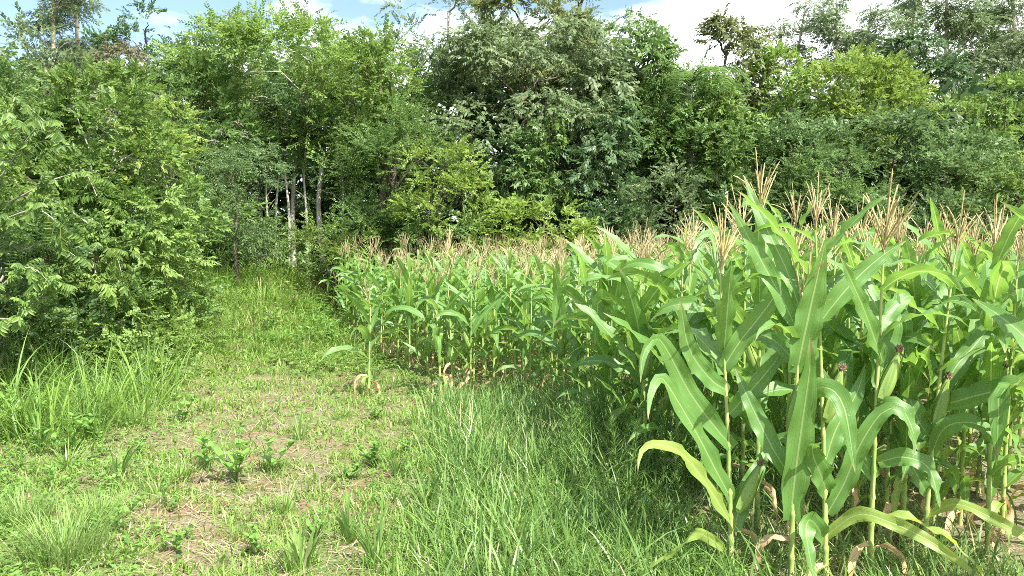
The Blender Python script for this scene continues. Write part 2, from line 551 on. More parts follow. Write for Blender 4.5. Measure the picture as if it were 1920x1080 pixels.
def place(g, pos, dirs, scale, kind, rng, six=False, m=0, roll=.5):
    n = len(pos)
    up = np.array([0, -.12, 1.0]) + rng.normal(0, roll, (n, 3))
    R = rot_axes(dirs, up)
    which = rng.integers(0, 6, n)
    for w in range(6):
        idx = np.where(which == w)[0]
        if not len(idx):
            continue
        T, q = sprays(kind, six)[w]
        k, vv, _ = T.shape
        V = np.einsum('nij,kj->nki', R[idx], T.reshape(-1, 3)) * np.broadcast_to(scale, (n,))[idx][:, None, None] + pos[idx][:, None]
        Q = (np.arange(len(idx) * k)[:, None, None] * vv + q[None]).reshape(-1, 4)
        g.add(V.reshape(-1, 3), Q, None, m)
    return g


def crown_geo(rng, W, H, D, kind, dens, scale, rc, shape='round', six=False, front=.62, gap=0.0):
    """crown in local coordinates: x across, z from 0 to H; returns geometry and limb targets"""
    g = Geo()
    area = math.pi / 4 * W * H
    ncl = max(6, int(area / (rc * rc) * 1.3))
    C = []
    tries = 0
    while len(C) < ncl and tries < ncl * 60:
        tries += 1
        d = rng.normal(size=3); d /= np.linalg.norm(d)
        if d[1] > 0 and rng.random() < front:
            d[1] = -d[1]
        if shape == 'mound' and d[2] < 0:
            d[:2] /= np.linalg.norm(d[:2]) + 1e-6
        r = rng.uniform(.5, 1.0) ** .6
        z = d[2]
        if shape == 'column':
            wz = 1.0 if z < .4 else 1 - .75 * (z - .4) / .6
        elif shape == 'cone':
            wz = .25 + .75 * (1 - z) / 2 * 1.3
        elif shape == 'flat':
            wz = 1.0
        else:
            wz = 1.0
        bulge = .78 + .5 * vnoise(d[0] * 2.2 + W * 7, d[2] * 2.2 + H * 3 + d[1])
        c = np.array([d[0] * W / 2 * r * wz, d[1] * D / 2 * r * wz, H / 2 + z * H / 2 * r]) * 1.0
        c[:2] *= bulge
        c[2] = H / 2 + (c[2] - H / 2) * min(bulge, 1.0)
        if gap and vnoise(c[0] * .9 + 31, c[2] * .9 + 7) < gap:
            continue
        C.append(c)
    C = np.array(C)
    nsp = int(area * dens)
    own = rng.integers(0, len(C), nsp)
    cs = rng.uniform(.65, 1.3, len(C))
    d = rng.normal(size=(nsp, 3))
    out = (C[own] - np.array([0, 0, H * .45])) / np.array([W / 2, D / 2, H / 2])
    d = d / np.linalg.norm(d, axis=1)[:, None] + out * .55 + np.array([0, 0, .35])
    d /= np.linalg.norm(d, axis=1)[:, None]
    rad = rc * cs[own] * rng.uniform(.35, 1.0, nsp) ** .5
    pos = C[own] + d * rad[:, None] * np.array([1.05, 1.05, .66])
    pos[:, 2] = np.maximum(pos[:, 2], -H * .1)
    sdir = d * np.array([1, 1, .55]) + rng.normal(0, .35, (nsp, 3)) + (np.array([0, 0, -.25]) if kind in ('droop', 'euc', 'pinnate') else np.array([0, 0, .12]))
    place(g, pos - sdir / np.linalg.norm(sdir, axis=1)[:, None] * .12 * scale, sdir, scale * rng.uniform(.8, 1.2, nsp) * rng.uniform(.75, 1.2, len(C))[own], kind, rng, six)
    return g, C


def limb(g, a, b, r0, r1, rng, sides=5, n=6, sag=.12):
    a = np.asarray(a, float); b = np.asarray(b, float)
    L = np.linalg.norm(b - a)
    t = np.linspace(0, 1, n)[:, None]
    P = a + (b - a) * t + np.array([0, 0, 1.0]) * np.sin(t * math.pi) * L * sag
    P[1:-1] += rng.normal(0, L * .025, (n - 2, 3))
    tube(P, np.linspace(r0, r1, n), sides, 0, g)
    return P


def tree(name, label, cat, x_px, top, w_px, bot, D, mat, kind='oval', dens=70, scale=1.25, rc=.75, shape='round',
         bark='bark_brown', group='trees of the forest edge', six=False, trunk_r=.13, depth=None, trunk_px=None, gap=0.0,
         seed=None, limbs=9, stems=1, front=.62):
    """top, bot: rows of crown top and crown underside in the photograph's own measure at distance D"""
    rng = np.random.default_rng(seed if seed is not None else int(abs(x_px) * 7 + D * 13 + top))
    X = px(x_px, D); zt = pz(top, D); zb = pz(bot, D); W = w_px / F * D
    base = gz(X, D)
    zb = max(zb, base + .05)
    H = zt - zb
    dep = depth or min(W, 6.0)
    root = thing(name, label, cat, (X, D, base), group)
    g, C = crown_geo(rng, W, H, dep, kind, dens, scale, rc, shape, six, front, gap)
    c = obj('crown', g.mesh(name + '_crown', leafm(mat)), root, (0, 0, zb - base))
    tg = Geo()
    for s_ in range(stems):
        bx = px(trunk_px[s_], D) - X if trunk_px else rng.uniform(-.15, .15) * W * (stems > 1)
        ztop = zb - base + H * (.72 if stems == 1 else .6)
        P = np.array([[bx, 0, -.15], [bx * .9 + rng.normal(0, .06), rng.normal(0, .1), ztop * .35],
                      [bx * .8 + rng.normal(0, .15), rng.normal(0, .15), ztop * .7], [bx * .5 + rng.normal(0, .2), 0, ztop]])
        P = spline(P, 12)
        tube(P, np.linspace(trunk_r, trunk_r * .35, 12) * (1.25 - .25 * np.linspace(0, 1, 12)), 7, 0, tg)
        pick = rng.choice(len(C), min(limbs, len(C)), replace=False)
        for k in pick:
            tgt = C[k] + np.array([0, 0, zb - base])
            j = int(np.clip(np.searchsorted(P[:, 2], tgt[2] - .25 * H), 4, 11))
            limb(tg, P[j], tgt, trunk_r * .38, trunk_r * .08, rng)
    obj('trunk', tg.mesh(name + '_trunk', MAT[bark]), root)
    return root


# ------------------------------------------------------------------ forest wall (every tree its own thing)
# (name, label, category, x, top, width, bottom, distance, foliage, options)
TREES = [
    ('feathery_tree', 'tall bright green feathery tree with two pale trunks at the left of the forest', 548, 22, 300, 285, 22.8, 'bright',
     dict(kind='feather', dens=95, scale=1.6, rc=.85, bark='bark_pale', trunk_px=[551, 608], stems=2, trunk_r=.075, limbs=10)),
    ('forest_tree', 'bright green tree joined to the left side of the tall feathery tree', 440, 50, 210, 330, 24, 'mid', dict(kind='small', dens=95, scale=1.4, rc=.65)),
    ('forest_tree', 'round mid green tree between the dark skyline tree and the feathery tree', 372, 125, 190, 400, 21.5, 'mid', dict(kind='oval', dens=75, rc=.6)),
    ('forest_tree', 'soft grey green tree under the left pair of eucalyptus', 85, 85, 330, 380, 20, 'grey', dict(kind='small', dens=90, scale=1.3, rc=.7)),
    ('forest_tree', 'dark rounded tree standing up against the sky right of the left eucalyptus', 285, 38, 150, 240, 32, 'dark', dict(kind='oval', dens=60, scale=1.4, rc=.75, gap=.25)),
    ('forest_tree', 'brownish green tree below the dark skyline tree', 235, 92, 190, 330, 27, 'brown', dict(kind='droop', dens=75, scale=1.3, rc=.7)),
    ('forest_tree', 'thin grey topped tree poking above the green crown left of the feathery tree', 425, 12, 120, 190, 36, 'olive', dict(kind='small', dens=26, scale=1.6, rc=.6, gap=.35)),
    ('forest_tree', 'rounded tree between the feathery tree and the vine smothered one, palm fronds above it', 652, 98, 120, 330, 26.5, 'mid', dict(kind='small', dens=95, scale=1.4, rc=.55)),
    ('vine_tree', 'narrow vine smothered tree with a pointed top right of the palm', 716, 52, 105, 330, 22.6, 'bright', dict(kind='small', dens=125, scale=1.35, rc=.5, shape='column')),
    ('forest_tree', 'low bright green tree leaning off the vine smothered one', 785, 92, 120, 300, 26, 'mid', dict(kind='small', dens=90, scale=1.4, rc=.6)),
    ('forest_tree', 'yellow green layered tree below the vine smothered one', 735, 195, 190, 470, 22, 'mid', dict(kind='feather', dens=100, scale=1.3, rc=.6)),
    ('tall_thin_tree', 'tall open tree with bluish leaves seen against sky left of the big dome tree', 838, -35, 190, 190, 34, 'grey', dict(kind='small', dens=42, scale=1.7, rc=.75, gap=.38, bark='bark_pale')),
    ('dome_tree', 'broad dome shaped tree with hanging olive green leaves in the middle of the forest', 965, 62, 460, 430, 26, 'grey', dict(kind='droop', dens=92, scale=1.3, rc=.8, depth=6)),
    ('dome_tree', 'pale crown rising from behind the middle of the dome tree', 985, -15, 210, 240, 29, 'olive', dict(kind='droop', dens=70, scale=1.4, rc=.75)),
    ('dome_tree', 'darker shoulder tree with rounded top right of the dome tree', 1165, 28, 170, 330, 27, 'mid', dict(kind='droop', dens=92, scale=1.35, rc=.7)),
    ('tall_thin_tree', 'hazy thin crown behind the dark shouldered tree touching the frame top', 1075, -30, 120, 170, 38, 'olive', dict(kind='small', dens=30, scale=1.8, rc=.8, gap=.3)),
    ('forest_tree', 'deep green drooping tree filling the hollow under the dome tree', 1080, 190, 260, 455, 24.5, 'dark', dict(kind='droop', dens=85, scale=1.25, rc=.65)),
    ('forest_tree', 'mixed green tree with hanging palm like sprays right of the shouldered tree', 1275, 105, 190, 420, 26.5, 'mid', dict(kind='feather', dens=92, scale=1.45, rc=.65)),
    ('forest_tree', 'ragged greyish tree with pointed leaves above the vine tower', 1348, 48, 165, 260, 28, 'olive', dict(kind='droop', dens=62, scale=1.5, rc=.6, gap=.28)),
    ('vine_tower', 'tall vine tower with tangled stems left of the yellow green tree', 1345, 165, 190, 440, 25, 'mid', dict(kind='small', dens=110, scale=1.3, rc=.55, shape='column', bark='bark_pale')),
    ('forest_tree', 'yellow green sunlit tree in front of the right eucalyptus grove', 1555, 108, 270, 360, 28, 'lime', dict(kind='oval', dens=80, rc=.75)),
    ('forest_tree', 'small yellow green tree top next to the ragged greyish tree', 1475, 95, 120, 330, 27, 'bright', dict(kind='oval', dens=80, rc=.55)),
    ('forest_tree', 'dark grey green tree beneath the tall eucalyptus trunk', 1715, 82, 210, 330, 33, 'dark', dict(kind='droop', dens=72, scale=1.5, rc=.75)),
    ('vine_tower', 'bright vine draped mound tree near the right edge', 1855, 135, 200, 420, 27, 'bright', dict(kind='oval', dens=95, scale=1.2, rc=.6)),
    ('forest_tree', 'pale grey green tree behind the bright vine mound', 1880, 78, 260, 360, 34, 'grey', dict(kind='droop', dens=70, scale=1.5, rc=.8)),
    ('forest_tree', 'blue green glossy tree below the dark grey tree', 1665, 205, 230, 440, 25, 'blue', dict(kind='oval', dens=85, rc=.6)),
    ('forest_tree', 'bluish bushy tree between the vine tower and the blue green tree', 1480, 215, 200, 445, 25, 'blue', dict(kind='small', dens=100, scale=1.3, rc=.55)),
    ('forest_tree', 'dark low tree under the bright vine mound', 1775, 265, 250, 470, 23.5, 'blue', dict(kind='oval', dens=85, rc=.6)),
    ('forest_tree', 'fresh green low tree at the right edge behind the corn', 1910, 300, 190, 470, 23, 'bright', dict(kind='feather', dens=95, scale=1.3, rc=.55)),
    ('forest_tree', 'fresh green low tree in front of the vine tower', 1560, 270, 170, 450, 23.5, 'mid', dict(kind='feather', dens=95, scale=1.3, rc=.5)),
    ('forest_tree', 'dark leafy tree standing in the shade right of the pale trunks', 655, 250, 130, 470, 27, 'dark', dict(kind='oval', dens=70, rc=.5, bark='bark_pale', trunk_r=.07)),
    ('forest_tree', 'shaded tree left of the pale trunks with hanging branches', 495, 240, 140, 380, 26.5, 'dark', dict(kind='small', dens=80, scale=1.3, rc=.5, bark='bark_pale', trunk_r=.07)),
]
for (nm, lb, x, t, w, b, D, mt, kw) in TREES:
    tree(nm, lb, 'vine covered tree' if nm.startswith('vine') else 'tree', x, t, w, b, D, mt, **kw)

# trees just outside the picture, so the wood goes on
for (x, t, w, D, mt) in [(-150, 60, 360, 24, 'mid'), (-420, 40, 380, 22, 'bright'), (2060, 60, 300, 27, 'mid'), (2330, 80, 360, 27, 'bright')]:
    tree('forest_tree', 'green tree continuing the forest edge past the side of the photo', 'tree', x, t, w, 470, D, mt,
         kind='oval', dens=30, scale=1.7, rc=.9)

# understory bushes at the foot of the forest
BUSHES = [
    ('lime leaved bush glowing in the sun in front of the dome tree', 833, 284, 165, 430, 20.4, 'lime', 'small', 125),
    ('pale green rounded bush at the back edge of the corn', 1012, 372, 190, 485, 20.2, 'lime', 'oval', 105),
    ('leafy bush hanging from the dome tree centre', 975, 258, 120, 400, 23, 'mid', 'droop', 110),
    ('low shrub with flat leaf layers left of the corn corner', 612, 415, 140, 510, 20.5, 'bright', 'feather', 110),
    ('dark shrub at the foot of the pale trunks', 480, 425, 100, 500, 21.5, 'mid', 'oval', 90),
    ('shrub in deep shade behind the first corn tassels', 700, 380, 160, 480, 21.5, 'mid', 'feather', 95),
    ('shrub under the lime leaved bush', 800, 395, 150, 480, 21.5, 'mid', 'oval', 80),
    ('shaded shrub right of the pale rounded bush', 1150, 350, 150, 480, 22.5, 'dark', 'oval', 80),
    ('light shrub rising over tassels between dome tree and vine tower', 1240, 320, 150, 470, 22.5, 'grey', 'small', 100),
    ('dark shrub at the foot of the vine tower', 1420, 350, 170, 480, 23, 'dark', 'oval', 80),
    ('shrub with arching sprays behind the tallest tassels', 1590, 360, 190, 490, 22.5, 'mid', 'feather', 85),
    ('dark green shrub behind the right corn tassels', 1700, 350, 180, 490, 22, 'blue', 'small', 95),
    ('sunlit shrub at the far right behind tassels', 1850, 380, 200, 490, 21.5, 'mid', 'oval', 80),
    ('shrub joining the left thicket to the shaded trunks', 415, 330, 120, 500, 21, 'gloss', 'oval', 95),
    ('feathery yellow green shrub above the left thicket', 320, 195, 120, 330, 18.5, 'lime', 'feather', 105),
]
for (lb, x, t, w, b, D, mt, kd, dn) in BUSHES:
    tree('bush', lb, 'bush', x, t, w, b, D, mt, kind=kd, dens=dn, scale=1.15, rc=.42, trunk_r=.035, stems=3, limbs=5, shape='mound',
         group='bushes at the foot of the forest')

# flowering tree with pink tufts
ft = tree('flowering_tree', 'blue green feathery tree with small pink flowers at its top', 'tree', 448, 238, 150, 480, 18.5, 'blue',
          kind='pinnate', dens=170, scale=.9, rc=.42, bark='bark_brown', trunk_r=.05)
fr = np.random.default_rng(8)
for (fx, fy) in [(442, 258), (480, 262), (470, 245), (425, 275)]:
    fg = Geo()
    pos = fr.normal(0, .035, (9, 3)) * np.array([1, .8, .7])
    place(fg, pos, fr.normal(0, 1, (9, 3)), .32, 'small', fr)
    obj('flower_cluster', fg.mesh('flower_cluster', MAT['flower']), ft, (px(fx, 18.5) - ft.location.x, -.75, pz(fy, 18.5) - ft.location.z))

# eucalyptus, tall and open, each with a pale trunk and separate pads of leaves
EUC = [
    ('left eucalyptus of the pair at the top left with forked pale trunk', 108, -120, 130, 110, 56, 1),
    ('right eucalyptus of the pair at the top left with straight pale trunk', 163, -130, 110, 150, 58, 2),
    ('short bushy eucalyptus at the left end of the right grove', 1497, 6, 90, 120, 56, 3),
    ('rounded eucalyptus second from left in the right grove', 1570, -18, 110, 140, 54, 4),
    ('slim eucalyptus third from left in the right grove', 1630, 12, 100, 150, 55, 5),
    ('small eucalyptus top with open crown left of the tall pale trunk', 1700, -10, 85, 110, 58, 6),
    ('tall eucalyptus with clear pale trunk in the right grove', 1772, -120, 150, 110, 50, 7),
    ('eucalyptus behind the tall pale trunk with slender stem', 1838, -110, 120, 120, 53, 8),
    ('rightmost eucalyptus with two stems at the frame corner', 1905, -120, 130, 200, 49, 9),
]
for (lb, x, t, w, b, D, sd_) in EUC:
    rng = np.random.default_rng(sd_ * 31)
    X = px(x, D); base = gz(X, D); zt = pz(t, D) - base; zb = pz(b, D) - base; W = w / F * D
    root = thing('eucalyptus', lb, 'eucalyptus tree', (X, D, base), 'eucalyptus trees above the forest')
    tg = Geo(); cg = Geo()
    P = spline([[0, 0, -.2], [rng.normal(0, .15), 0, zt * .4], [rng.normal(0, .3), 0, zt * .75], [rng.normal(0, .3), 0, zt]], 16)
    tube(P, np.linspace(.30, .05, 16), 7, 0, tg)
    ncl = int(W * (zt - zb) * (.8 if x < 300 else 1.15))
    for k in range(ncl):
        f = rng.uniform(0, 1)
        z = zb - .12 * zt + (zt - zb + .12 * zt) * f
        a = rng.uniform(0, 2 * math.pi)
        r = W / 2 * rng.uniform(.2, 1) * (.45 + .6 * math.sin(math.pi * min(f * .9 + .1, 1.0)))
        j = int(np.clip(np.searchsorted(P[:, 2], z - r * .9), 1, 15))
        c = np.array([P[j][0] + math.cos(a) * r, math.sin(a) * r * .9, z])
        limb(tg, P[j], c, .05, .012, rng, 4, 5, .05)
        n = rng.integers(28, 48)
        d = rng.normal(size=(n, 3)); d /= np.linalg.norm(d, axis=1)[:, None]
        pos = c + d * rng.uniform(.1, .75, (n, 1)) * np.array([1.2, 1.2, .5])
        place(cg, pos, d * np.array([1, 1, .4]) + np.array([0, 0, -.35]), rng.uniform(1.9, 2.7, n), 'small', rng)
    obj('crown', cg.mesh('eucalyptus_crown', leafm('euc')), root)
    obj('trunk', tg.mesh('eucalyptus_trunk', MAT['bark_euc']), root)


# palm behind the feathery tree
def frond(rng, L, elev, droop, n=34, leafl=.55):
    t = np.linspace(0, 1, 14)
    P = np.zeros((14, 3)); a = elev
    for k in range(1, 14):
        P[k] = P[k - 1] + np.array([math.cos(a), 0, math.sin(a)]) * L / 13
        a -= droop / 13 * (1 + k / 9)
    gl = Geo()
    for s_ in (-1, 1):
        tt = np.linspace(.12, 1, n)
        B = np.stack([np.interp(tt, t, P[:, i]) for i in range(3)], -1)
        N = n
        ll = leafl * np.sin(np.clip(tt * 2.8, .3, 2.9)) * rng.uniform(.85, 1.1, N)
        dd = np.stack([np.full(N, .55), np.full(N, s_ * .8), np.full(N, .15) - tt * .4], -1) + rng.normal(0, .12, (N, 3))
        dd /= np.linalg.norm(dd, axis=1)[:, None]
        M1 = B + dd * ll[:, None] * .5; M2 = B + dd * ll[:, None] + np.array([0, 0, -.28]) * ll[:, None]
        wv = np.array([1, 0, .2]) * .018
        V = np.stack([B - wv, B + wv, M1 + wv, M1 - wv, M2 + wv * .2, M2 - wv * .2], 1)
        Q = (np.arange(N)[:, None, None] * 6 + np.array([[0, 1, 2, 3], [3, 2, 4, 5]])[None]).reshape(-1, 4)
        gl.add(V.reshape(-1, 3), Q)
    tube(P, np.linspace(.03, .006, 14), 4, 0, gl)
    return gl


for (lb, x, y, D, ndry) in [('feather palm with arching fronds and one dry frond behind the feathery tree', 648, 108, 27.2, 1),
                            ('small feather palm half hidden at the dark gap right of the dome tree', 1290, 165, 25.5, 0)]:
    rng = np.random.default_rng(int(x))
    X = px(x, D); base = gz(X, D); zc = pz(y, D) - base
    root = thing('palm_tree', lb, 'palm tree', (X, D, base), 'palms in the forest')
    tg = Geo(); tube(spline([[0, 0, -.1], [.1, 0, zc * .5], [0, 0, zc]], 10), np.linspace(.16, .11, 10), 8, 0, tg)
    obj('trunk', tg.mesh('palm_trunk', MAT['bark_pale']), root)
    for k in range(15):
        fgeo = frond(rng, rng.uniform(2.0, 2.7), rng.uniform(.2, 1.35), rng.uniform(1.2, 2.1))
        fo = obj('frond', fgeo.mesh('frond', leafm('mid')), root, (0, 0, zc))
        fo.rotation_euler = (0, 0, k * 2.4 + rng.normal(0, .2))
    if ndry:
        fo = obj('frond', frond(rng, 2.2, .9, 2.6, leafl=.3).mesh('dry_frond', MAT['dryfrond']), root, (.1, -1.6, zc - .9))
        fo['label'] = 'dry grey brown drooping frond'
        fo.rotation_euler = (0, 0, -.35)

# dead vine tangle hanging on the feathery tree
rng = np.random.default_rng(77)
tg = Geo()
for k in range(60):
    a = np.array([rng.normal(0, .22), rng.normal(0, .1), rng.uniform(-.2, .6)])
    b = a + np.array([rng.normal(0, .22), rng.normal(0, .15), -rng.uniform(.4, 1.0)])
    limb(tg, a, b, .008, .004, rng, 3, 5, .08)
o = obj('dead_vines', tg.mesh('dead_vines', MAT['dryfrond']), None, (px(462, 23.6), 23.0, pz(150, 23)))
tag(o, 'dry grey brown vine tangle hanging from the left side of the feathery tree', 'vine')

VINES = [(1335, 190, 420, 24.3, 'left'), (1362, 175, 400, 24.2, 'centre'), (1390, 210, 430, 24.4, 'right'), (1033, 215, 300, 22.4, ''), (800, 360, 425, 20.6, ''),
         (1262, 215, 380, 25, ''), (1838, 200, 330, 24.6, ''), (1872, 180, 300, 24.5, ''), (722, 110, 230, 23.6, ''), (905, 330, 420, 22.6, '')]
VL = ['leafy vine curtain at the left of the vine tower', 'leafy vine curtain down the middle of the vine tower', 'leafy vine curtain at the right of the vine tower',
      'bright vine hanging in front of the dome tree centre', 'bright vine end hanging beneath the lime leaved bush', 'vine hanging below the small palm sprays',
      'vine hanging down the left of the bright mound near the right edge', 'vine hanging over the top of the bright mound near the right edge',
      'vine hanging from the narrow smothered tree', 'vine dangling into the dark hollow left of the dome tree']
for (x, y0, y1, D, _), lb in zip(VINES, VL):
    rng = np.random.default_rng(x)
    X = px(x, D); z0 = pz(y0, D); z1 = pz(y1, D); base = gz(X, D)
    root = thing('hanging_vine', lb, 'vine', (X, D, z1), 'vines hanging on the forest edge')
    vg = Geo(); lg = Geo()
    for st in range(4):
        ox = rng.normal(0, .22); Pv = [[ox + rng.normal(0, .08), rng.normal(0, .08), (z0 - z1) * f] for f in np.linspace(rng.uniform(0, .3), 1, 7)]
        Pv = spline(Pv, 14); tube(Pv, [.010] * 14, 3, 0, vg)
        n = int((z0 - z1) * 13)
        kx = rng.integers(0, 14, n)
        place(lg, Pv[kx] + rng.normal(0, .10, (n, 3)), rng.normal(0, .6, (n, 3)) + np.array([0, -.5, -.6]), rng.uniform(.6, 1.0, n), 'broad', rng)
    obj('stem', vg.mesh('vine_stem', MAT['bark_brown']), root)
    obj('foliage', lg.mesh('vine_foliage', leafm('gloss' if _ == '' else 'bright')), root)

# the deep wood behind the front trees reads as one mass
rng = np.random.default_rng(5)
sky_x = [-500, 0, 100, 200, 300, 380, 440, 560, 640, 700, 760, 800, 900, 1100, 1230, 1260, 1300, 1340, 1400, 1480, 1560, 1700, 1850, 2400]
sky_y = [120, 150, 150, 150, 150, 190, 120, 70, 80, 140, 160, 150, 80, 80, 130, 170, 180, 140, 160, 170, 170, 160, 140, 120]
N = 8800
mxp = rng.uniform(-150, 2100, N); md = rng.uniform(28.5, 36, N)
topz = CAM_Z + (HY - np.interp(mxp, sky_x, sky_y)) / F * md - .5 + 1.1 * (vnoise(mxp / 60, md) - .5)
X = (mxp - 960) / F * md
gzv = ground_z(X, md)
Z = gzv + (topz - gzv) * rng.uniform(0, 1, N) ** .9
mg = Geo()
place(mg, np.stack([X, md, Z], -1), rng.normal(0, 1, (N, 3)) * np.array([1, 1, .5]), rng.uniform(2.6, 3.8, N), 'broad', rng)
o = obj('background_forest', mg.mesh('background_forest', leafm('dark')))
tag(o, 'dark mass of foliage deep in the wood behind the front trees', 'forest', kind='stuff')
N = 4200
ux = rng.uniform(-17, 19, N); uy = 20.8 + 7.5 * rng.random(N) + np.where(ux > -5.3, 3.2, 0)
uh = np.where((ux > -7.2) & (ux < -4.8), .6, 1.0)
uz = ground_z(ux, uy) + rng.uniform(0, 1, N) ** 1.3 * (.7 + 1.5 * vnoise(ux * .8, uy * .8)) * uh
ug = Geo()
place(ug, np.stack([ux, uy, uz], -1), rng.normal(0, 1, (N, 3)) * np.array([1, 1, .6]) + np.array([0, 0, .4]), rng.uniform(1.1, 1.9, N), 'oval', rng)
o = obj('undergrowth', ug.mesh('undergrowth', leafm('mid')))
tag(o, 'low leafy undergrowth on the shaded forest floor', 'undergrowth', kind='stuff')
N = 2600
ux = rng.uniform(-9.5, -4.3, N); uy = rng.uniform(10.2, 15.5, N)
keep_ = ux < -.405 * uy
ux, uy = ux[keep_], uy[keep_]; N = len(ux)
uz = ground_z(ux, uy) + rng.uniform(0, 1, N) ** 1.2 * (.45 + .9 * vnoise(ux * 1.3, uy * 1.3))
ug = Geo()
place(ug, np.stack([ux, uy, uz], -1), rng.normal(0, 1, (N, 3)) * np.array([1, 1, .5]) + np.array([0, -.2, .5]), rng.uniform(.7, 1.1, N), 'small', rng)
o = obj('thicket_undergrowth', ug.mesh('thicket_undergrowth', leafm('bright')))
tag(o, 'low tangled leaves between the stems of the left thicket', 'undergrowth', kind='stuff')
# slim trunks standing in the dark under the crowns
TR = [(522, 22.3, .045, 230), (577, 22.5, .05, 250), (541, 22.2, .050, 200), (503, 22, .04, 300), (640, 22.6, .05, 240), (940, 26, .07, 330),
      (1195, 26, .06, 330), (870, 25, .04, 330), (1100, 25.5, .05, 330), (1385, 26, .05, 300), (1530, 26, .05, 350)]
tl = ['leftmost but one of the thin pale trunks in the dark gap', 'thin pale trunk between the two main pale trunks', 'crooked pale trunk leaning beside the main pale trunk',
      'leftmost thin trunk in the dark gap beside the flowering tree', 'thin trunk right of the two main pale trunks', 'dark trunk under the middle of the dome tree',
      'dark trunk under the shouldered tree', 'thin stem below the lime leaved bush', 'thin stem in the dark hollow under the dome tree',
      'slim stem beside the vine tower', 'slim stem behind the tallest tassels']
for (x, D, r, t), lb in zip(TR, tl):
    X = px(x, D); base = gz(X, D); H = pz(t, D) - base
    root = thing('slim_tree', lb, 'young tree', (X, D, base), 'slim trunks under the forest crowns')
    tg = Geo(); P = spline([[0, 0, -.1], [rng.normal(0, .05), 0, H * .35], [rng.normal(0, .08), 0, H * .7], [rng.normal(0, .12), 0, H]], 10)
    tube(P, np.linspace(r, r * .45, 10), 6, 0, tg)
    for k in range(4):
        limb(tg, P[5 + k], P[5 + k] + np.array([rng.normal(0, .7), -.2, rng.uniform(.2, .7)]), r * .4, .008, rng, 4)
    obj('trunk', tg.mesh('slim_trunk', MAT['bark_pale' if x < 660 or x > 1300 else 'bark_brown']), root)
    cg = Geo(); n = 60
    pos = np.array([P[9][0], 0, H]) + rng.normal(0, .45, (n, 3)) * np.array([1, 1, .7])
    place(cg, pos, rng.normal(0, 1, (n, 3)) * np.array([1, 1, .3]), 1.3, 'oval', rng)
    obj('crown', cg.mesh('slim_crown', leafm('dark')), root)

# ------------------------------------------------------------------ left thicket, nearer and larger leaves
LEFT = [
    ('glossy_shrub', 'tall glossy bright green shrub in the left thicket with upright tips', 195, 135, 300, 600, 13, 'gloss', dict(kind='oval', dens=230, scale=.74, rc=.42, trunk_px=[228, 160], stems=2)),
    ('glossy_shrub', 'yellow green glossy shrub with a pale bent stem at the right of the thicket', 280, 250, 175, 560, 14.5, 'gloss', dict(kind='oval', dens=215, scale=.76, rc=.40, trunk_px=[275, 350], stems=2)),
    ('thicket_shrub', 'mid green tall shrub at the far left behind the drooping branches', 40, 118, 300, 470, 13.5, 'mid', dict(kind='small', dens=190, scale=1.05, rc=.42)),
    ('thicket_shrub', 'dense dark green shrub low in the middle of the left thicket', 175, 380, 310, 700, 11.8, 'mid', dict(kind='small', dens=210, scale=.85, rc=.38)),
    ('thicket_shrub', 'fine leaved rounded shrub at the right foot of the thicket beside the grass track', 285, 440, 175, 690, 13.2, 'bright', dict(kind='feather', dens=150, scale=1.0, rc=.33)),
    ('thicket_shrub', 'dark leafy shrub at the left edge in shade under the drooping branches', 10, 430, 280, 740, 10.6, 'dark', dict(kind='small', dens=190, scale=.9, rc=.38)),
    ('thicket_shrub', 'leafy shrub filling the right end of the thicket under the bent pale stem', 335, 440, 110, 640, 15.5, 'mid', dict(kind='small', dens=150, scale=1.1, rc=.38)),
    ('thicket_shrub', 'shrub of long pointed leaves between the two glossy shrubs', 265, 330, 160, 500, 12.5, 'bright', dict(kind='droop', dens=190, scale=.75, rc=.35)),
]
for (nm, lb, x, t, w, b, D, mt, kw) in LEFT:
    tree(nm, lb, 'shrub', x, t, w, b, D, mt, six=True, bark='bark_pale', trunk_r=.04, depth=1.9, group='shrubs of the left thicket', shape='mound', **kw)
tree('thicket_shrub', 'shrub continuing the thicket past the left side of the photo', 'shrub', -230, 130, 380, 640, 11, 'gloss',
     kind='oval', dens=70, scale=1.1, rc=.5, six=True, trunk_r=.05, depth=2.2, group='shrubs of the left thicket')


def compound_leaf(rng, L=.40, n=8, ll=.125, lw=.034):
    """a pinnate leaf along +X arching down, leaflets hanging in pairs"""
    P = np.zeros((7, 3)); a = .15
    for k in range(1, 7):
        P[k] = P[k - 1] + np.array([math.cos(a), 0, math.sin(a)]) * L / 6
        a -= .12
    V = []
    for i in range(n):
        t = .12 + .86 * i / n
        b = np.array([np.interp(t * 6, range(7), P[:, j]) for j in range(3)])
        for s_ in (-1, 1):
            v, q = rhomb(ll * rng.uniform(.8, 1.1) * (1 - .3 * t * t), lw, lw * .15, True)
            d = np.array([.42, s_ * .62, -.95 + rng.normal(0, .3)])
            V.append(v @ rot_axes(d, np.array([.2, -s_ * .6, .9])).T + b)
    return np.stack(V), q, P


# the drooping pinnate branches at the left edge
rng = np.random.default_rng(21)
CL = [compound_leaf(rng) for _ in range(5)]


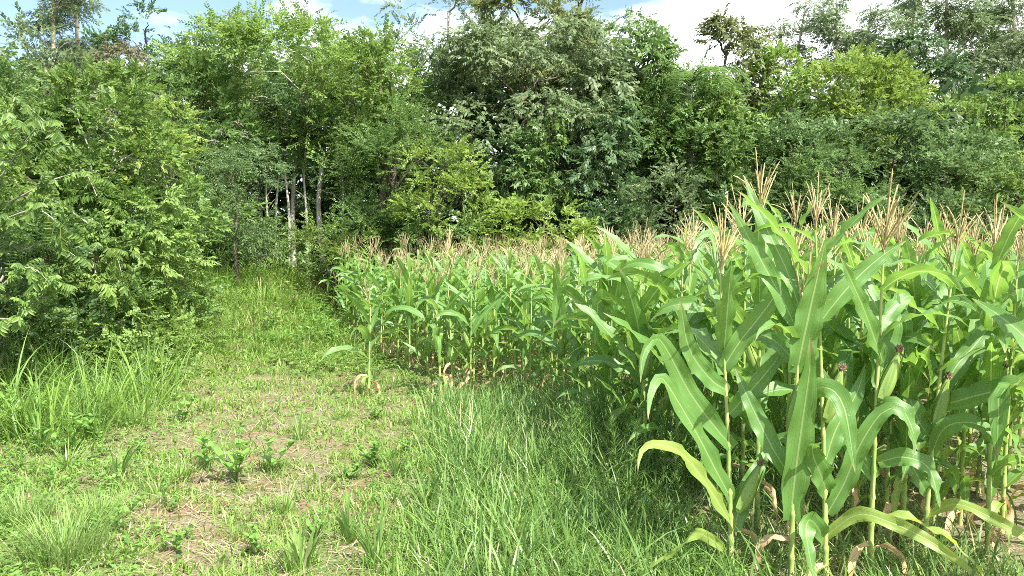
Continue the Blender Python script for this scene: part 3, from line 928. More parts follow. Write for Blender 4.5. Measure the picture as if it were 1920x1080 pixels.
def branch_shrub(root, starts, D, rng, name, matk):
    for bi, pts in enumerate(starts):
        W3 = np.array([[px(a, D) - root.location.x, dy, pz(b, D) - root.location.z] for (a, b, dy) in pts])
        P = spline(W3, 16)
        wg = Geo(); tube(P, np.linspace(.016, .004, 16), 5, 0, wg)
        br = obj('branch', wg.mesh('branch', MAT['bark_pale']), root)
        lg = Geo()
        for k in range(3, 16):
            for rep in range(2 if k % 2 else 1):
                V, q, PP = CL[rng.integers(0, 5)]
                tdir = P[min(k + 1, 15)] - P[max(k - 1, 0)]; tdir /= np.linalg.norm(tdir)
                d = tdir * .7 + np.array([rng.normal(0, .5), rng.normal(-.2, .5), rng.uniform(-.25, .55)])
                R = rot_axes(d, np.array([0, 0, 1.0]) + rng.normal(0, .2, 3))
                s_ = rng.uniform(.7, 1.05)
                VV = (V.reshape(-1, 3) * s_) @ R.T + P[k]
                Q = (np.arange(len(V))[:, None, None] * 6 + q[None]).reshape(-1, 4)
                lg.add(VV, Q)
                tube((PP * s_) @ R.T + P[k], np.linspace(.003, .0015, 7), 3, 0, lg)
        obj('leaf_spray', lg.mesh('leaf_spray', leafm(matk)), br)


D0 = 9.6
X0 = px(-60, D0)
root = thing('drooping_shrub', 'large shrub with arching branches of paired hanging leaflets at the left edge', 'shrub', (X0, D0, gz(X0, D0)), 'shrubs of the left thicket')
tg = Geo()
tube(spline([[0, 0, -.1], [.05, .1, 1.2], [-.05, 0, 2.6], [.1, 0, 3.6]], 12), np.linspace(.07, .02, 12), 7, 0, tg)
obj('trunk', tg.mesh('shrub_trunk', MAT['bark_brown']), root)
branch_shrub(root, [
    [(-60, 330, 0), (20, 250, -.3), (70, 240, -.5), (110, 290, -.7)],
    [(-60, 300, 0), (0, 210, .2), (40, 195, .1), (90, 230, 0)],
    [(-60, 400, 0), (40, 345, -.4), (110, 280, -.6), (150, 250, -.7), (180, 290, -.8)],
    [(-60, 420, 0), (0, 425, -.3), (60, 415, -.5), (130, 400, -.6), (190, 440, -.7)],
    [(-60, 400, 0), (30, 380, -.1), (110, 340, -.1), (170, 330, -.1), (200, 370, -.2)],
    [(-60, 560, 0), (0, 550, -.2), (50, 535, -.5), (110, 500, -.6), (160, 530, -.7)],
    [(-60, 590, 0), (0, 590, -.3), (70, 592, -.5), (130, 560, -.7), (170, 530, -.8)],
    [(-60, 470, 0), (30, 470, .1), (90, 450, 0), (150, 480, -.1)],
], D0, rng, 'pinnate', 'gloss')
D1 = 12.2
X1 = px(200, D1)
root = thing('drooping_shrub', 'shrub with paired hanging leaflets arching over the tall grass in the thicket', 'shrub', (X1, D1, gz(X1, D1)), 'shrubs of the left thicket')
tg = Geo(); tube(spline([[0, 0, -.1], [.05, -.2, .8], [.1, -.4, 1.4]], 8), np.linspace(.04, .015, 8), 6, 0, tg)
obj('trunk', tg.mesh('shrub_trunk', MAT['bark_pale']), root)
branch_shrub(root, [
    [(205, 480, -.4), (150, 440, -.9), (90, 440, -1.2), (60, 490, -1.3)],
    [(205, 490, -.4), (240, 460, -.9), (290, 480, -1.2), (310, 530, -1.3)],
    [(205, 520, -.4), (230, 530, -.9), (260, 525, -1.2), (290, 550, -1.3)],
    [(205, 430, -.4), (150, 380, -.8), (100, 380, -1.0), (70, 420, -1.1)],
], D1, rng, 'pinnate', 'bright')


# ------------------------------------------------------------------ corn
def corn_blade_geo(P, W, roll=0.0, nhint=(0, 0, 1), nl=12, nw=4, wave=.012, fold=.35, seed=0, round_tip=False, m=0):
    """ribbon leaf along polyline P; folded along the midrib, wavy margins"""
    r = np.random.default_rng(seed)
    P = spline(P, nl + 1)
    T = np.gradient(P, axis=0); T /= np.linalg.norm(T, axis=1)[:, None]
    nh = np.asarray(nhint, float)
    S = np.cross(T, nh)
    for k in range(len(S)):
        if np.linalg.norm(S[k]) < .25 and k > 0:
            S[k] = S[k - 1]
        S[k] /= np.linalg.norm(S[k]) + 1e-9
        if k and S[k] @ S[k - 1] < 0:
            S[k] = -S[k]
    for k in range(1, len(S)):
        S[k] = S[k] * .6 + S[k - 1] * .4; S[k] /= np.linalg.norm(S[k])
    Nn = np.cross(S, T)
    t = np.linspace(0, 1, nl + 1)
    an = roll * t
    S2 = S * np.cos(an)[:, None] + Nn * np.sin(an)[:, None]; N2 = np.cross(S2, T)
    w = W * np.where(t < .3, .62 + .38 * np.sin(t / .3 * math.pi / 2), (1 - ((t - .3) / .7) ** 2.1)) + .002
    ph1, ph2 = r.uniform(0, 6, 2); fr1, fr2 = r.uniform(3, 5, 2)
    V = np.zeros((nl + 1, nw + 1, 3))
    for j in range(nw + 1):
        u = j / nw * 2 - 1
        wav = wave * abs(u) ** 2 * np.sin(t * fr1 * 2 * math.pi * (1 if u < 0 else fr2 / fr1) + (ph1 if u < 0 else ph2)) * (w / W)
        f = fold * abs(u) * w / 2 * (1 - .4 * t)
        V[:, j] = P + S2 * (u * w / 2)[:, None] + N2 * (f + wav)[:, None]
    i, j = np.meshgrid(np.arange(nl), np.arange(nw), indexing='ij')
    a = i * (nw + 1) + j
    Q = np.stack([a, a + 1, a + nw + 2, a + nw + 1], -1).reshape(-1, 4)
    U = np.stack([np.stack([j / nw, i / nl], -1), np.stack([(j + 1) / nw, i / nl], -1),
                  np.stack([(j + 1) / nw, (i + 1) / nl], -1), np.stack([j / nw, (i + 1) / nl], -1)], 2).reshape(-1, 2)
    return Geo().add(V.reshape(-1, 3), Q, U, m)


def leaf_path(L, elev, style, r):
    """side profile of a corn leaf in the x-z plane"""
    n = 9; a = elev; P = [np.zeros(3)]
    drift = r.normal(0, .05)
    for k in range(n):
        t = (k + .5) / n
        if style == 'erect':
            a -= .02 + .06 * t
        elif style == 'arch':
            a -= .07 + .24 * t
        elif style == 'fold':
            a -= 1.0 if k in (4, 5) else .06
        elif style == 'droop':
            a -= .28 + .1 * t
        a = max(a, -1.45)
        P.append(P[-1] + np.array([math.cos(a), drift * t, math.sin(a)]) * L / n)
    return np.array(P)


STY = ['erect', 'arch', 'arch', 'fold', 'erect', 'arch', 'erect', 'arch']
LIBH, LIBL, LIBF = [], [], []
for k in range(28):
    r = np.random.default_rng(200 + k)
    st = STY[k % 8]
    elev = {'erect': r.uniform(.80, 1.15), 'arch': r.uniform(.75, 1.15), 'fold': r.uniform(.75, 1.15), 'droop': r.uniform(.6, .9)}[st]
    P = leaf_path(r.uniform(.68, .86), elev, st, r)
    W = r.uniform(.088, .118)
    nh = (-.9 + r.normal(0, .2), r.normal(0, .4), .8)
    rl = r.uniform(-1.2, 1.2)
    LIBH.append((st, corn_blade_geo(P, W * 1.14, rl, nh, 12, 4, .026, .38, k).mesh('corn_leaf', MAT['corn'])))
    LIBL.append((st, corn_blade_geo(P, W, rl, nh, 7, 2, .015, .35, k)))
    LIBF.append((st, corn_blade_geo(P, W * 1.1, rl, nh, 5, 1, .0, .0, k)))
LIBM = [(s_, g.mesh('corn_leaf', MAT['corn'])) for s_, g in LIBL]
DRY = []
for k in range(6):
    r = np.random.default_rng(300 + k)
    P = leaf_path(r.uniform(.4, .6), r.uniform(.1, .6), 'droop', r)
    DRY.append(corn_blade_geo(P, .055, r.uniform(-3, 3), (-.5, .5, .8), 9, 2, .02, .7, k).mesh('dry_leaf', MAT['corn_dry']))
YEL = []
for k in range(4):
    r = np.random.default_rng(330 + k)
    P = leaf_path(r.uniform(.5, .7), r.uniform(.4, .7), 'droop', r)
    YEL.append(corn_blade_geo(P, .075, r.uniform(-1.5, 1.5), (-.5, .2, .8), 11, 4, .015, .4, k).mesh('corn_leaf', MAT['corn_yellow']))


def stalk_geo(H, lean, sides=8, nodes=11):
    P = []; R = []
    n = nodes
    for k in range(n):
        z = H * k / n
        for dz, rr in ((0, 1.28), (.012, 1.15), (.03, .98), (H / n * .55, 1.0), (H / n * .9, 1.03)):
            zz = z + dz; t = zz / H
            P.append([lean[0] * t ** 1.4, lean[1] * t ** 1.4, zz]); R.append((.0155 * (1 - t) + .0055 * t) * rr)
    P.append([lean[0], lean[1], H]); R.append(.005)
    P[0][2] = -.06
    return tube(P, R, sides)


def tassel_geo(r, nb=14, segs=10, sides=5, h=.34, fat=1.0):
    g = Geo()

    def strand(a, d, L, curve):
        P = [np.array(a, float)]; d = np.array(d, float)
        for k in range(segs):
            d = d + np.array(curve) / segs; d /= np.linalg.norm(d)
            P.append(P[-1] + d * L / segs)
        R = np.array([(.0041 if k % 2 else .0023) for k in range(segs + 1)]) * fat
        R[0] = .002; R[-1] = .0012
        tube(P, R, sides, 0, g)
    tube([[0, 0, 0], [0, 0, .1], [0, 0, .16]], [.004, .0035, .003], sides, 0, g)
    strand((0, 0, .10), (r.normal(0, .04), r.normal(0, .04), 1), h, (0, 0, 0))
    for k in range(nb):
        a = k * 2.4 + r.normal(0, .3); th = r.uniform(.06, .42)
        z = .03 + .10 * k / nb
        strand((0, 0, z), (math.cos(a) * math.sin(th), math.sin(a) * math.sin(th), math.cos(th)), r.uniform(.18, .30),
               (math.cos(a) * .2, math.sin(a) * .2, r.choice([-.1, -.2, 0, .05, -1.1])))
    return g


TASH = [tassel_geo(np.random.default_rng(400 + k), fat=1.0 + .1 * (k % 3)).mesh('tassel', MAT['tassel_fresh' if k % 5 < 3 else 'tassel']) for k in range(5)]
TASL = [tassel_geo(np.random.default_rng(420 + k), 9, 4, 3, .28, 1.2) for k in range(5)]
TASM = [g.mesh('tassel', MAT['tassel']) for g in TASL]


def ear_mesh():
    P = [[0, 0, 0], [.01, 0, .04], [.02, 0, .10], [.028, 0, .17], [.033, 0, .22], [.035, 0, .245]]
    g = tube(spline(P, 9), [.013, .024, .030, .032, .031, .028, .023, .016, .009], 9)
    for a in range(3):
        Q = [[math.cos(a * 2.1) * .02, math.sin(a * 2.1) * .02, .02], [.02 + math.cos(a * 2.1) * .027, math.sin(a * 2.1) * .027, .12],
             [.04 + math.cos(a * 2.1) * .02, math.sin(a * 2.1) * .02, .24]]
        g.merge(corn_blade_geo(Q, .034, 0, (math.cos(a * 2.1), math.sin(a * 2.1), 0), 6, 2, .002, .3, a))
    return g.mesh('husk', MAT['husk'])


def silk_mesh():
    r = np.random.default_rng(9)
    g = Geo()
    for k in range(90):
        a = r.uniform(0, 6.28); P = [[.035 + math.cos(a) * .006, math.sin(a) * .006, .232]]
        d = np.array([.2 + math.cos(a) * .25, math.sin(a) * .25, r.uniform(1.0, 1.8)])
        for j in range(6):
            d = d / np.linalg.norm(d) + np.array([r.normal(0, .33), r.normal(0, .33), -.05 * j + .05])
            P.append(np.array(P[-1]) + d / np.linalg.norm(d) * r.uniform(.007, .013) * np.array([.45, .45, 1]))
        tube(P, [.0017] * 7, 3, 0, g)
    return g.mesh('silk', MAT['silk'])


EAR, SILK = ear_mesh(), silk_mesh()
STALKS = {}


def stalk_mesh(k, hi):
    if (k, hi) not in STALKS:
        r = np.random.default_rng(500 + k)
        lean = (r.normal(0, .05), r.normal(0, .05))
        STALKS[(k, hi)] = (stalk_geo(1.0, lean, 8 if hi else 5, 11 if hi else 4).mesh('stalk', MAT['stalk']), lean)
    return STALKS[(k, hi)]


def place_corn(X, Y, Htot, rng, hi, label, group, leaves=None, ear=True, tassel=True, nleaf=None, custom=None, dry=True, skip_low=False, leaf_s=1.0):
    """corn_plant > stalk, leaf (each), tassel, ear (> silk)"""
    zb = gz(X, Y)
    Hs = Htot - .42
    root = thing('corn_plant', label, 'corn plant', (X, Y, zb), group)
    sk = int(rng.integers(0, 6)) if custom is None else 99
    if custom is None:
        me, lean = stalk_mesh(sk, hi)
        st = obj('stalk', me, root); st.scale = (1, 1, Hs)
        st.scale = (1.0 if hi else 1.1, 1.0 if hi else 1.1, Hs)
        leanf = lambda t: np.array([lean[0], lean[1], 0]) * t ** 1.4
    else:
        lx = custom['lean']
        obj('stalk', stalk_geo(Hs, (lx, 0), 9, 12).mesh('stalk', MAT['stalk']), root)
        leanf = lambda t: np.array([lx, 0, 0]) * t ** 1.4
    if tassel:
        ta = obj('tassel', (TASH if hi else TASM)[int(rng.integers(0, 5))], root, tuple(leanf(1.0) + np.array([0, 0, Hs - .02])))
        ta.rotation_euler = (rng.normal(0, .13), rng.normal(0, .13), rng.uniform(0, 6.28))
        s_ = rng.uniform(.72, 1.15); ta.scale = (s_, s_, s_)
    n = nleaf or int(rng.integers(10, 13))
    az0 = rng.uniform(0, math.pi)
    lo = (.11 if Y > 4.9 else .20) if not skip_low else .55
    lib = LIBH if hi else LIBM
    for k in range(n):
        t = lo + (.97 - lo) * k / (n - 1)
        if custom is not None and t < custom.get('auto_from', 0):
            continue
        kk = int(rng.integers(0, len(lib)))
        if t > .82:
            while lib[kk][0] in ('droop', 'fold') and rng.random() < .8:
                kk = int(rng.integers(0, len(lib)))
        me = lib[kk][1]
        if (t < .3 and rng.random() < .35) or rng.random() < .03:
            me = YEL[int(rng.integers(0, 4))]
        lf = obj('leaf', me, root, tuple(leanf(t) + np.array([0, 0, Hs * t])))
        s_ = (1.0 if .35 < t < .72 else (.8 if t < .86 else .58)) * rng.uniform(.88, 1.12) * leaf_s
        if t <= .35: s_ *= .85
        lf.scale = (s_, s_ * rng.uniform(.85, 1.15), s_)
        lf.rotation_euler = (0, rng.normal(0, .08), az0 + (k % 2) * math.pi + rng.normal(0, .6))
    if dry:
        for k in range(int(rng.integers(1, 3)) + 2 * (Y > 8) + (Y < 5.6)):
            lf = obj('dry_leaf', DRY[int(rng.integers(0, 6))], root, (0, 0, rng.uniform(.05, .3)))
            lf.rotation_euler = (0, 0, rng.uniform(0, 6.28)); lf.scale = (.7, .7, .7)
    if ear and (custom is None or custom.get('ear') is None):
        t = rng.uniform(.42, .52)
        e = obj('ear', EAR, root, tuple(leanf(t) + np.array([0, 0, Hs * t])))
        e.rotation_euler = (0, .22, rng.uniform(0, 6.28))
        sk_ = obj('silk', SILK, e, (.014, 0, .094)); sk_.scale = (.6, .6, .6)
    if custom is not None:
        if custom.get('ear'):
            ex, ez, tilt = custom['ear']
            e = obj('ear', EAR, root, (ex, -.015, ez)); e.rotation_euler = (0, tilt, 0); e.scale = (1.15,) * 3
            sk_ = obj('silk', SILK, e, (.006, 0, .04)); sk_.scale = (.84, .84, .84)
        for q, (pts, W, dy, roll, nh, mk) in enumerate(custom['leaves']):
            m_ = len(pts)
            P = [[px(a, Y) - X, dy * (i / (m_ - 1)) ** 1.2, pz(b, Y) - zb] for i, (a, b) in enumerate(pts)]
            lf = obj('leaf', corn_blade_geo(P, W * 1.05, roll, nh, 18, 6, .020, .30, q + int(X * 100)).mesh('corn_leaf', MAT[mk]), root)
    return root


FR = (0, -1, .35)
HERO = [
    dict(x=1376, D=4.35, H=2.03, top=1350, lb='front left corn plant with a large pink silked ear and curled yellow bottom leaf', auto=.66, ear=(.03, .30, .28),
         leaves=[([(1370, 778), (1408, 731), (1445, 680), (1471, 634)], .095, -.1, .3, FR, 'corn'),
                 ([(1358, 690), (1385, 640), (1430, 575), (1484, 486)], .10, -.12, .2, FR, 'corn'),
                 ([(1368, 735), (1331, 710), (1288, 650), (1268, 560)], .10, -.1, .3, FR, 'corn'),
                 ([(1378, 842), (1339, 799), (1288, 731), (1245, 654), (1222, 630), (1196, 655), (1188, 705)], .105, -.25, .3, FR, 'corn'),
                 ([(1376, 942), (1339, 876), (1301, 808), (1241, 712), (1220, 701), (1203, 730), (1196, 765)], .10, -.35, -.2, (.2, -1, .5), 'corn'),
                 ([(1380, 995), (1345, 940), (1301, 876), (1262, 834), (1215, 815), (1186, 822), (1176, 850)], .075, -.4, .4, (.1, -.8, .9), 'corn_yellow'),
                 ([(1382, 1062), (1350, 1025), (1313, 996), (1284, 988), (1258, 1010), (1222, 1012), (1192, 1035), (1175, 1064)], .055, -.45, 2.4, (.2, -.7, .8), 'corn_yellow'),
                 ([(1380, 1000), (1400, 950), (1440, 890), (1470, 850)], .10, .2, .4, FR, 'corn')]),
    dict(x=1490, D=4.15, H=1.82, top=1500, lb='corn plant with broad upright leaves facing forward, second from the front left', auto=.8, ear=None,
         leaves=[([(1496, 700), (1505, 630), (1518, 540), (1530, 455)], .135, -.12, .1, FR, 'corn'),
                 ([(1487, 980), (1492, 890), (1499, 790), (1506, 690), (1500, 630)], .13, -.15, .2, FR, 'corn'),
                 ([(1497, 790), (1515, 735), (1540, 722), (1560, 755), (1570, 865)], .10, -.25, -.3, FR, 'corn'),
                 ([(1490, 900), (1460, 850), (1420, 760), (1400, 700)], .10, .2, .3, FR, 'corn'),
                 ([(1495, 620), (1475, 570), (1440, 500), (1375, 375)], .09, .1, .3, FR, 'corn'),
                 ([(1497, 570), (1480, 500), (1440, 400), (1420, 325)], .08, .25, .3, FR, 'corn')]),
    dict(x=1556, D=4.2, H=2.28, top=1528, lb='tall corn plant with the biggest upright tassel near the front', auto=.6, ear=None,
         leaves=[([(1556, 930), (1538, 890), (1515, 850), (1505, 822), (1510, 812)], .115, -.25, .2, FR, 'corn'),
                 ([(1557, 968), (1585, 905), (1605, 835), (1640, 768), (1668, 765), (1690, 830)], .095, -.2, .5, FR, 'corn'),
                 ([(1553, 1020), (1530, 985), (1505, 965), (1490, 985), (1495, 1060)], .09, -.3, .3, FR, 'corn'),
                 ([(1556, 1010), (1600, 960), (1640, 960), (1700, 985), (1770, 1040)], .07, -.45, -1.0, (0, -.8, .8), 'corn_yellow'),
                 ([(1552, 870), (1575, 810), (1620, 740), (1640, 690)], .10, .1, .2, FR, 'corn')]),
    dict(x=1640, D=4.2, H=2.15, top=1656, lb='corn plant with thick yellow stalk and long arching leaves near front centre right', auto=.72, ear=(.03, .95, .2),
         leaves=[([(1654, 730), (1664, 680), (1682, 620), (1705, 545)], .135, .12, .1, FR, 'corn'),
                 ([(1659, 680), (1634, 637), (1598, 570), (1545, 480)], .085, -.2, .3, (.3, -1, .3), 'corn'),
                 ([(1650, 790), (1660, 762), (1680, 760), (1697, 800), (1692, 845)], .085, -.15, .4, FR, 'corn'),
                 ([(1640, 975), (1625, 965), (1668, 955), (1720, 972), (1757, 1012), (1775, 1068)], .065, -.5, 1.2, (0, -.7, .9), 'corn_yellow'),
                 ([(1652, 870), (1690, 855), (1725, 870), (1732, 935)], .09, -.2, .3, FR, 'corn'),
                 ([(1648, 900), (1615, 850), (1585, 760), (1560, 690)], .10, .15, .3, FR, 'corn'),
                 ([(1655, 655), (1670, 600), (1720, 560), (1750, 560)], .09, .2, .3, FR, 'corn')]),
    dict(x=1742, D=4.5, H=2.18, top=1790, lb='corn plant with very wide leaf sweeping up to the right edge', auto=.72, ear=(.04, .78, .1),
         leaves=[([(1770, 762), (1800, 744), (1860, 715), (1925, 672)], .12, -.3, .3, (0, -1, .6), 'corn'),
                 ([(1752, 855), (1766, 800), (1800, 785), (1822, 800), (1815, 850)], .095, -.3, .4, FR, 'corn'),
                 ([(1742, 975), (1783, 940), (1826, 953), (1877, 987), (1903, 1047)], .06, -.5, -1.3, (0, -.7, .9), 'corn_yellow'),
                 ([(1772, 735), (1800, 690), (1850, 640), (1915, 560)], .10, .1, .3, FR, 'corn'),
                 ([(1760, 835), (1730, 790), (1710, 720), (1700, 690)], .10, .1, .3, FR, 'corn'),
                 ([(1745, 930), (1715, 880), (1700, 860), (1680, 900)], .085, -.1, .3, FR, 'corn')]),
]
CG = 'corn plants of the field'
used = []
rng = np.random.default_rng(60)
for h in HERO:
    X = px(h['x'], h['D']); lean = px(h['top'], h['D']) - X
    place_corn(X, h['D'], h['H'], rng, True, h['lb'], CG, nleaf=11,
               custom=dict(lean=lean, auto_from=h['auto'], ear=h['ear'] or (-.02, .85, .15), leaves=h['leaves']))
    used.append((X, h['D']))

SOLO = [
    (1862, 4.6, 2.15, 'corn plant at the front right edge with dark reddish tassel spike', True, False),
    (1700, 4.75, 1.95, 'slimmer corn plant just behind the thick yellow stalk', True, False),
    (1425, 4.95, 2.38, 'tall corn plant whose fan shaped tassel stands left of the biggest tassel', True, False),
    (1478, 5.1, 2.30, 'corn plant behind the forward facing broad leaves', True, True),
    (1213, 6.1, 2.12, 'corn plant at the field edge with pale stalk above the dense weeds', True, False),
    (1270, 5.9, 2.18, 'corn plant with bushy tassel second in from the field edge', True, False),
    (1146, 7.0, 2.08, 'corn plant with straight pale stalk and reddish tassel leaning over the weeds', True, False),
    (1060, 8.4, 1.95, 'corn plant with long hanging leaves left of the straight pale stalk', True, False),
    (985, 10.2, 1.85, 'corn plant with red silked ear and dry lower leaves', True, False),
    (882, 10.1, 1.75, 'corn plant with several dry leaves at its foot, nearest the grass track', True, False),
    (825, 10.0, 1.72, 'short corn plant with a hanging orange dry leaf', True, False),
    (690, 10.0, 1.57, 'lone small corn plant standing in the grass apart from the field', False, False),
    (930, 11.0, 1.85, 'corn plant leaning between the dry leaved ones at the field edge', True, False),
]
for (x, D, H, lb, ear, sl) in SOLO:
    X = px(x, D)
    place_corn(X, D, H, rng, D < 8, lb, CG, ear=ear, nleaf=10 if 'lone' in lb else 14, leaf_s=.95 if 'lone' in lb else (.92 if D > 9 else 1.0), skip_low=sl)
    used.append((X, D))


def xl(y):
    return float(np.interp(y, [3.5, 4.3, 5.1, 6, 7, 8.5, 9.2, 10, 11, 12, 14, 17, 20, 24],
                           [2.6, 3.0, 1.28, 1.10, .85, .60, .35, -.2, -.9, -1.5, -2.35, -3.55, -4.35, -5.0]))


cand = []
y = 3.55
row = 0
while y < 24.5:
    sp = .27 if y < 13 else .30
    x = xl(y) + rng.uniform(0, .15)
    pos = 0
    while x < .655 * y + .5:
        X = x + rng.normal(0, .04); Y = y + rng.normal(0, .06)
        if all((X - a) ** 2 + (Y - b) ** 2 > .17 ** 2 for a, b in used):
            cand.append((X, Y, row, pos)); pos += 1
        x += sp * rng.uniform(.85, 1.2)
    y += .74; row += 1
cand.sort(key=lambda c: math.hypot(c[0], c[1]))
NI = 300 - len(used)
ind, rest = cand[:NI], cand[NI:]
ORD = 'first second third fourth fifth sixth seventh eighth ninth tenth eleventh twelfth thirteenth fourteenth fifteenth sixteenth seventeenth eighteenth nineteenth twentieth'.split()
for (X, Y, rw, po) in ind:
    edge = X - xl(Y) < .45
    sx_ = 960 + X / Y * F
    if sx_ > 1925:
        lb = 'corn plant past the right edge of the photo sending leaves into view'
    elif Y < 8.6 and po < 20:
        lb = '%scorn plant in the %s row from the front, %s from the grass' % ('large ' if Y < 6 else 'tasselled ', ORD[rw], ORD[po])
    elif edge:
        lb = 'corn plant at the grass edge, %s row from the front, %s from the grass' % (ORD[rw], ORD[po])
    else:
        lb = 'corn plant in the middle of the field with tan tassel among many alike'
    H = (2.12 if Y < 8 else 2.03) + rng.normal(0, .09) - (.18 if edge and Y > 9 else 0)
    place_corn(X, Y, H, rng, Y < 6.6, lb, CG, ear=rng.random() < (.3 if Y < 8 else .5), nleaf=16 if Y < 7 else (14 if Y < 8 else 12), dry=Y < 6 or (edge and Y > 8))

# the remaining far plants: one mass
PROT = []
for k in range(10):
    r = np.random.default_rng(700 + k)
    g = Geo(); Hs = 1.6
    lean = (r.normal(0, .06), r.normal(0, .06))
    g.merge(tube(spline([[0, 0, -.05], [lean[0] * .4, lean[1] * .4, .8], [lean[0], lean[1], Hs]], 5), [.016, .013, .011, .008, .005], 4, 1))
    n = 11; az0 = r.uniform(0, 3.14)
    for q in range(n):
        t = .2 + .77 * q / (n - 1)
        kk = int(r.integers(0, 28))
        a = az0 + (q % 2) * math.pi + r.normal(0, .6); s_ = r.uniform(.8, 1.05) * (1 if t < .72 else (.8 if t < .86 else .55))
        R = np.array([[math.cos(a), -math.sin(a), 0], [math.sin(a), math.cos(a), 0], [0, 0, 1]]) * s_
        g.merge(LIBF[kk][1], R, (lean[0] * t, lean[1] * t, Hs * t))
    V, Q, U, M = tassel_geo(np.random.default_rng(440 + k), 7, 2, 3, .28, 1.35).arrays()
    g.add(V * 1.12 + np.array([lean[0], lean[1], Hs]), Q, U, np.full(len(Q), 2))
    PROT.append(g.arrays())
fg = Geo()
for (X, Y, _r, _p) in rest:
    V, Q, U, M = PROT[int(rng.integers(0, 10))]
    if rng.random() < .22:
        kq = M < 2; Q = Q[kq]; U = U[np.repeat(kq, 4)]; M = M[kq]
    a = rng.uniform(0, 6.28); s_ = rng.uniform(.84, 1.08)
    R = np.array([[math.cos(a), -math.sin(a), 0], [math.sin(a), math.cos(a), 0], [0, 0, 1]]) * s_
    fg.add(V @ R.T + np.array([X, Y, gz(X, Y)]), Q, U, M)
o = obj('distant_corn', fg.mesh('distant_corn', [MAT['corn'], MAT['stalk'], MAT['tassel']]))
tag(o, 'far rows of tasselled corn running back to the foot of the forest', 'corn field', kind='stuff')

# ------------------------------------------------------------------ grass and weeds
rng = rs


def in_corn(x, y):
    return x > np.interp(y, [3.5, 4.3, 5.1, 6, 7, 8.5, 9.2, 10, 11, 12, 14, 17, 20, 24],
                         [1.3, 1.15, 1.1, 1.1, .9, .6, .2, -.9, -1.2, -1.6, -2.45, -3.65, -4.45, -5.1])


def scatter(n, ymin, ymax, pw, xr=1.0, extra=.8):
    """points over the visible wedge of ground, thinning with distance by power pw"""
    u = rng.random(n)
    a = 2 - pw
    yy = (u * (ymax ** a - ymin ** a) + ymin ** a) ** (1 / a)
    xx = rng.uniform(-1, 1, n) * (.67 * yy * xr + extra)
    return xx, yy


def zone_bare(x, y):
    """1 where the trodden strip shows soil"""
    c = -.30 * y - .10
    w = .80 + .06 * y
    b = np.exp(-((x - c) / w) ** 2) * (1 - .55 * smooth(7, 13, y)) * (1 - smooth(13, 16, y))
    return np.clip(b, 0, 1)


# short meadow grass
x, y = scatter(165000, 3.7, 22, 1.6)
keep = ~in_corn(x, y) | ((rng.random(len(x)) < .4) & ~in_corn(x - 1.6, y))
pat = vnoise(x * 2.2, y * 2.2) * .5 + vnoise(x * 6, y * 6 + 40) * .5
keep &= rng.random(len(x)) < np.clip(1.15 - .30 * zone_bare(x, y) - .95 * smooth(.52, .40, pat) * smooth(13, 8, y) * (.20 + .60 * zone_bare(x, y)), .22, 1)
x, y, pat = x[keep], y[keep], pat[keep]
lush_r = smooth(-1.1, .1, x + .02 * y) * smooth(13, 9, y)
back = smooth(11.5, 15, y)
L = (.05 + .08 * pat + .13 * lush_r + .20 * back) * rng.uniform(.5, 1.4, len(x))
W = (.0055 + .00065 * y) * rng.uniform(.7, 1.4, len(x))
B = np.stack([x, y, ground_z(x, y) - .01], -1)
mi = np.where(rng.random(len(x)) < lush_r * .8, 1, 0)
g = Geo()
for m_ in (0, 1):
    s_ = mi == m_
    blades(B[s_], rng.uniform(0, 6.28, s_.sum()), L[s_], W[s_], rng.uniform(.1, .9, s_.sum()), rng.uniform(.2, 1.3, s_.sum()), 2 if m_ == 0 else 3, g, m_)
o = obj('meadow_grass', g.mesh('meadow_grass', [MAT['grass'], MAT['lush']]))
tag(o, 'short light green grass over the track and meadow', 'grass', kind='stuff')

# taller lush grass between track and corn
n = 22000
y = rng.uniform(3.7, 9.5, n) ; x = rng.uniform(-1.2, 3.4, n)
c0 = np.interp(y, [3.7, 5, 7, 9.5], [-.25, -.35, -.6, -.9])
dn = smooth(-.35, .35, x - c0) * (1 - .55 * in_corn(x, y)) * (.35 + .65 * vnoise(x * 2.3 + 5, y * 2.3))
dn = dn * np.where((x > .75) & (y < 5.8), .22, 1.0)
s_ = rng.random(n) < dn
x, y = x[s_], y[s_]
L = rng.uniform(.20, .52, len(x)) * np.where((x > .75) & (y < 5.8), .5, 1.0) * (1 + .5 * smooth(.3, 1.0, x)) * (.75 + .5 * vnoise(x * 1.4, y * 1.4))
g = blades(np.stack([x, y, ground_z(x, y) - .01], -1), rng.uniform(0, 6.28, len(x)), L, rng.uniform(.006, .014, len(x)),
           rng.uniform(.05, .6, len(x)), rng.uniform(.1, 1.3, len(x)), 4)
o = obj('lush_grass', g.mesh('lush_grass', MAT['lush']))
tag(o, 'taller deep green grass along the edge of the corn', 'grass', kind='stuff')

# dry straw lying about
x, y = scatter(28000, 3.7, 14, 1.6)
s_ = rng.random(len(x)) < np.clip(.15 + .65 * zone_bare(x, y) + .3 * in_corn(x, y), 0, 1)
x, y = x[s_], y[s_]
g = blades(np.stack([x, y, ground_z(x, y) + .006], -1), rng.uniform(0, 6.28, len(x)), rng.uniform(.06, .24, len(x)),
           (.003 + .0004 * y) * rng.uniform(.7, 1.4, len(x)), rng.uniform(1.25, 1.6, len(x)), rng.uniform(-.2, .3, len(x)), 2)
o = obj('dry_straw', g.mesh('dry_straw', MAT['straw']))
tag(o, 'pale dry straw and dead grass lying on the bare soil', 'straw', kind='stuff')


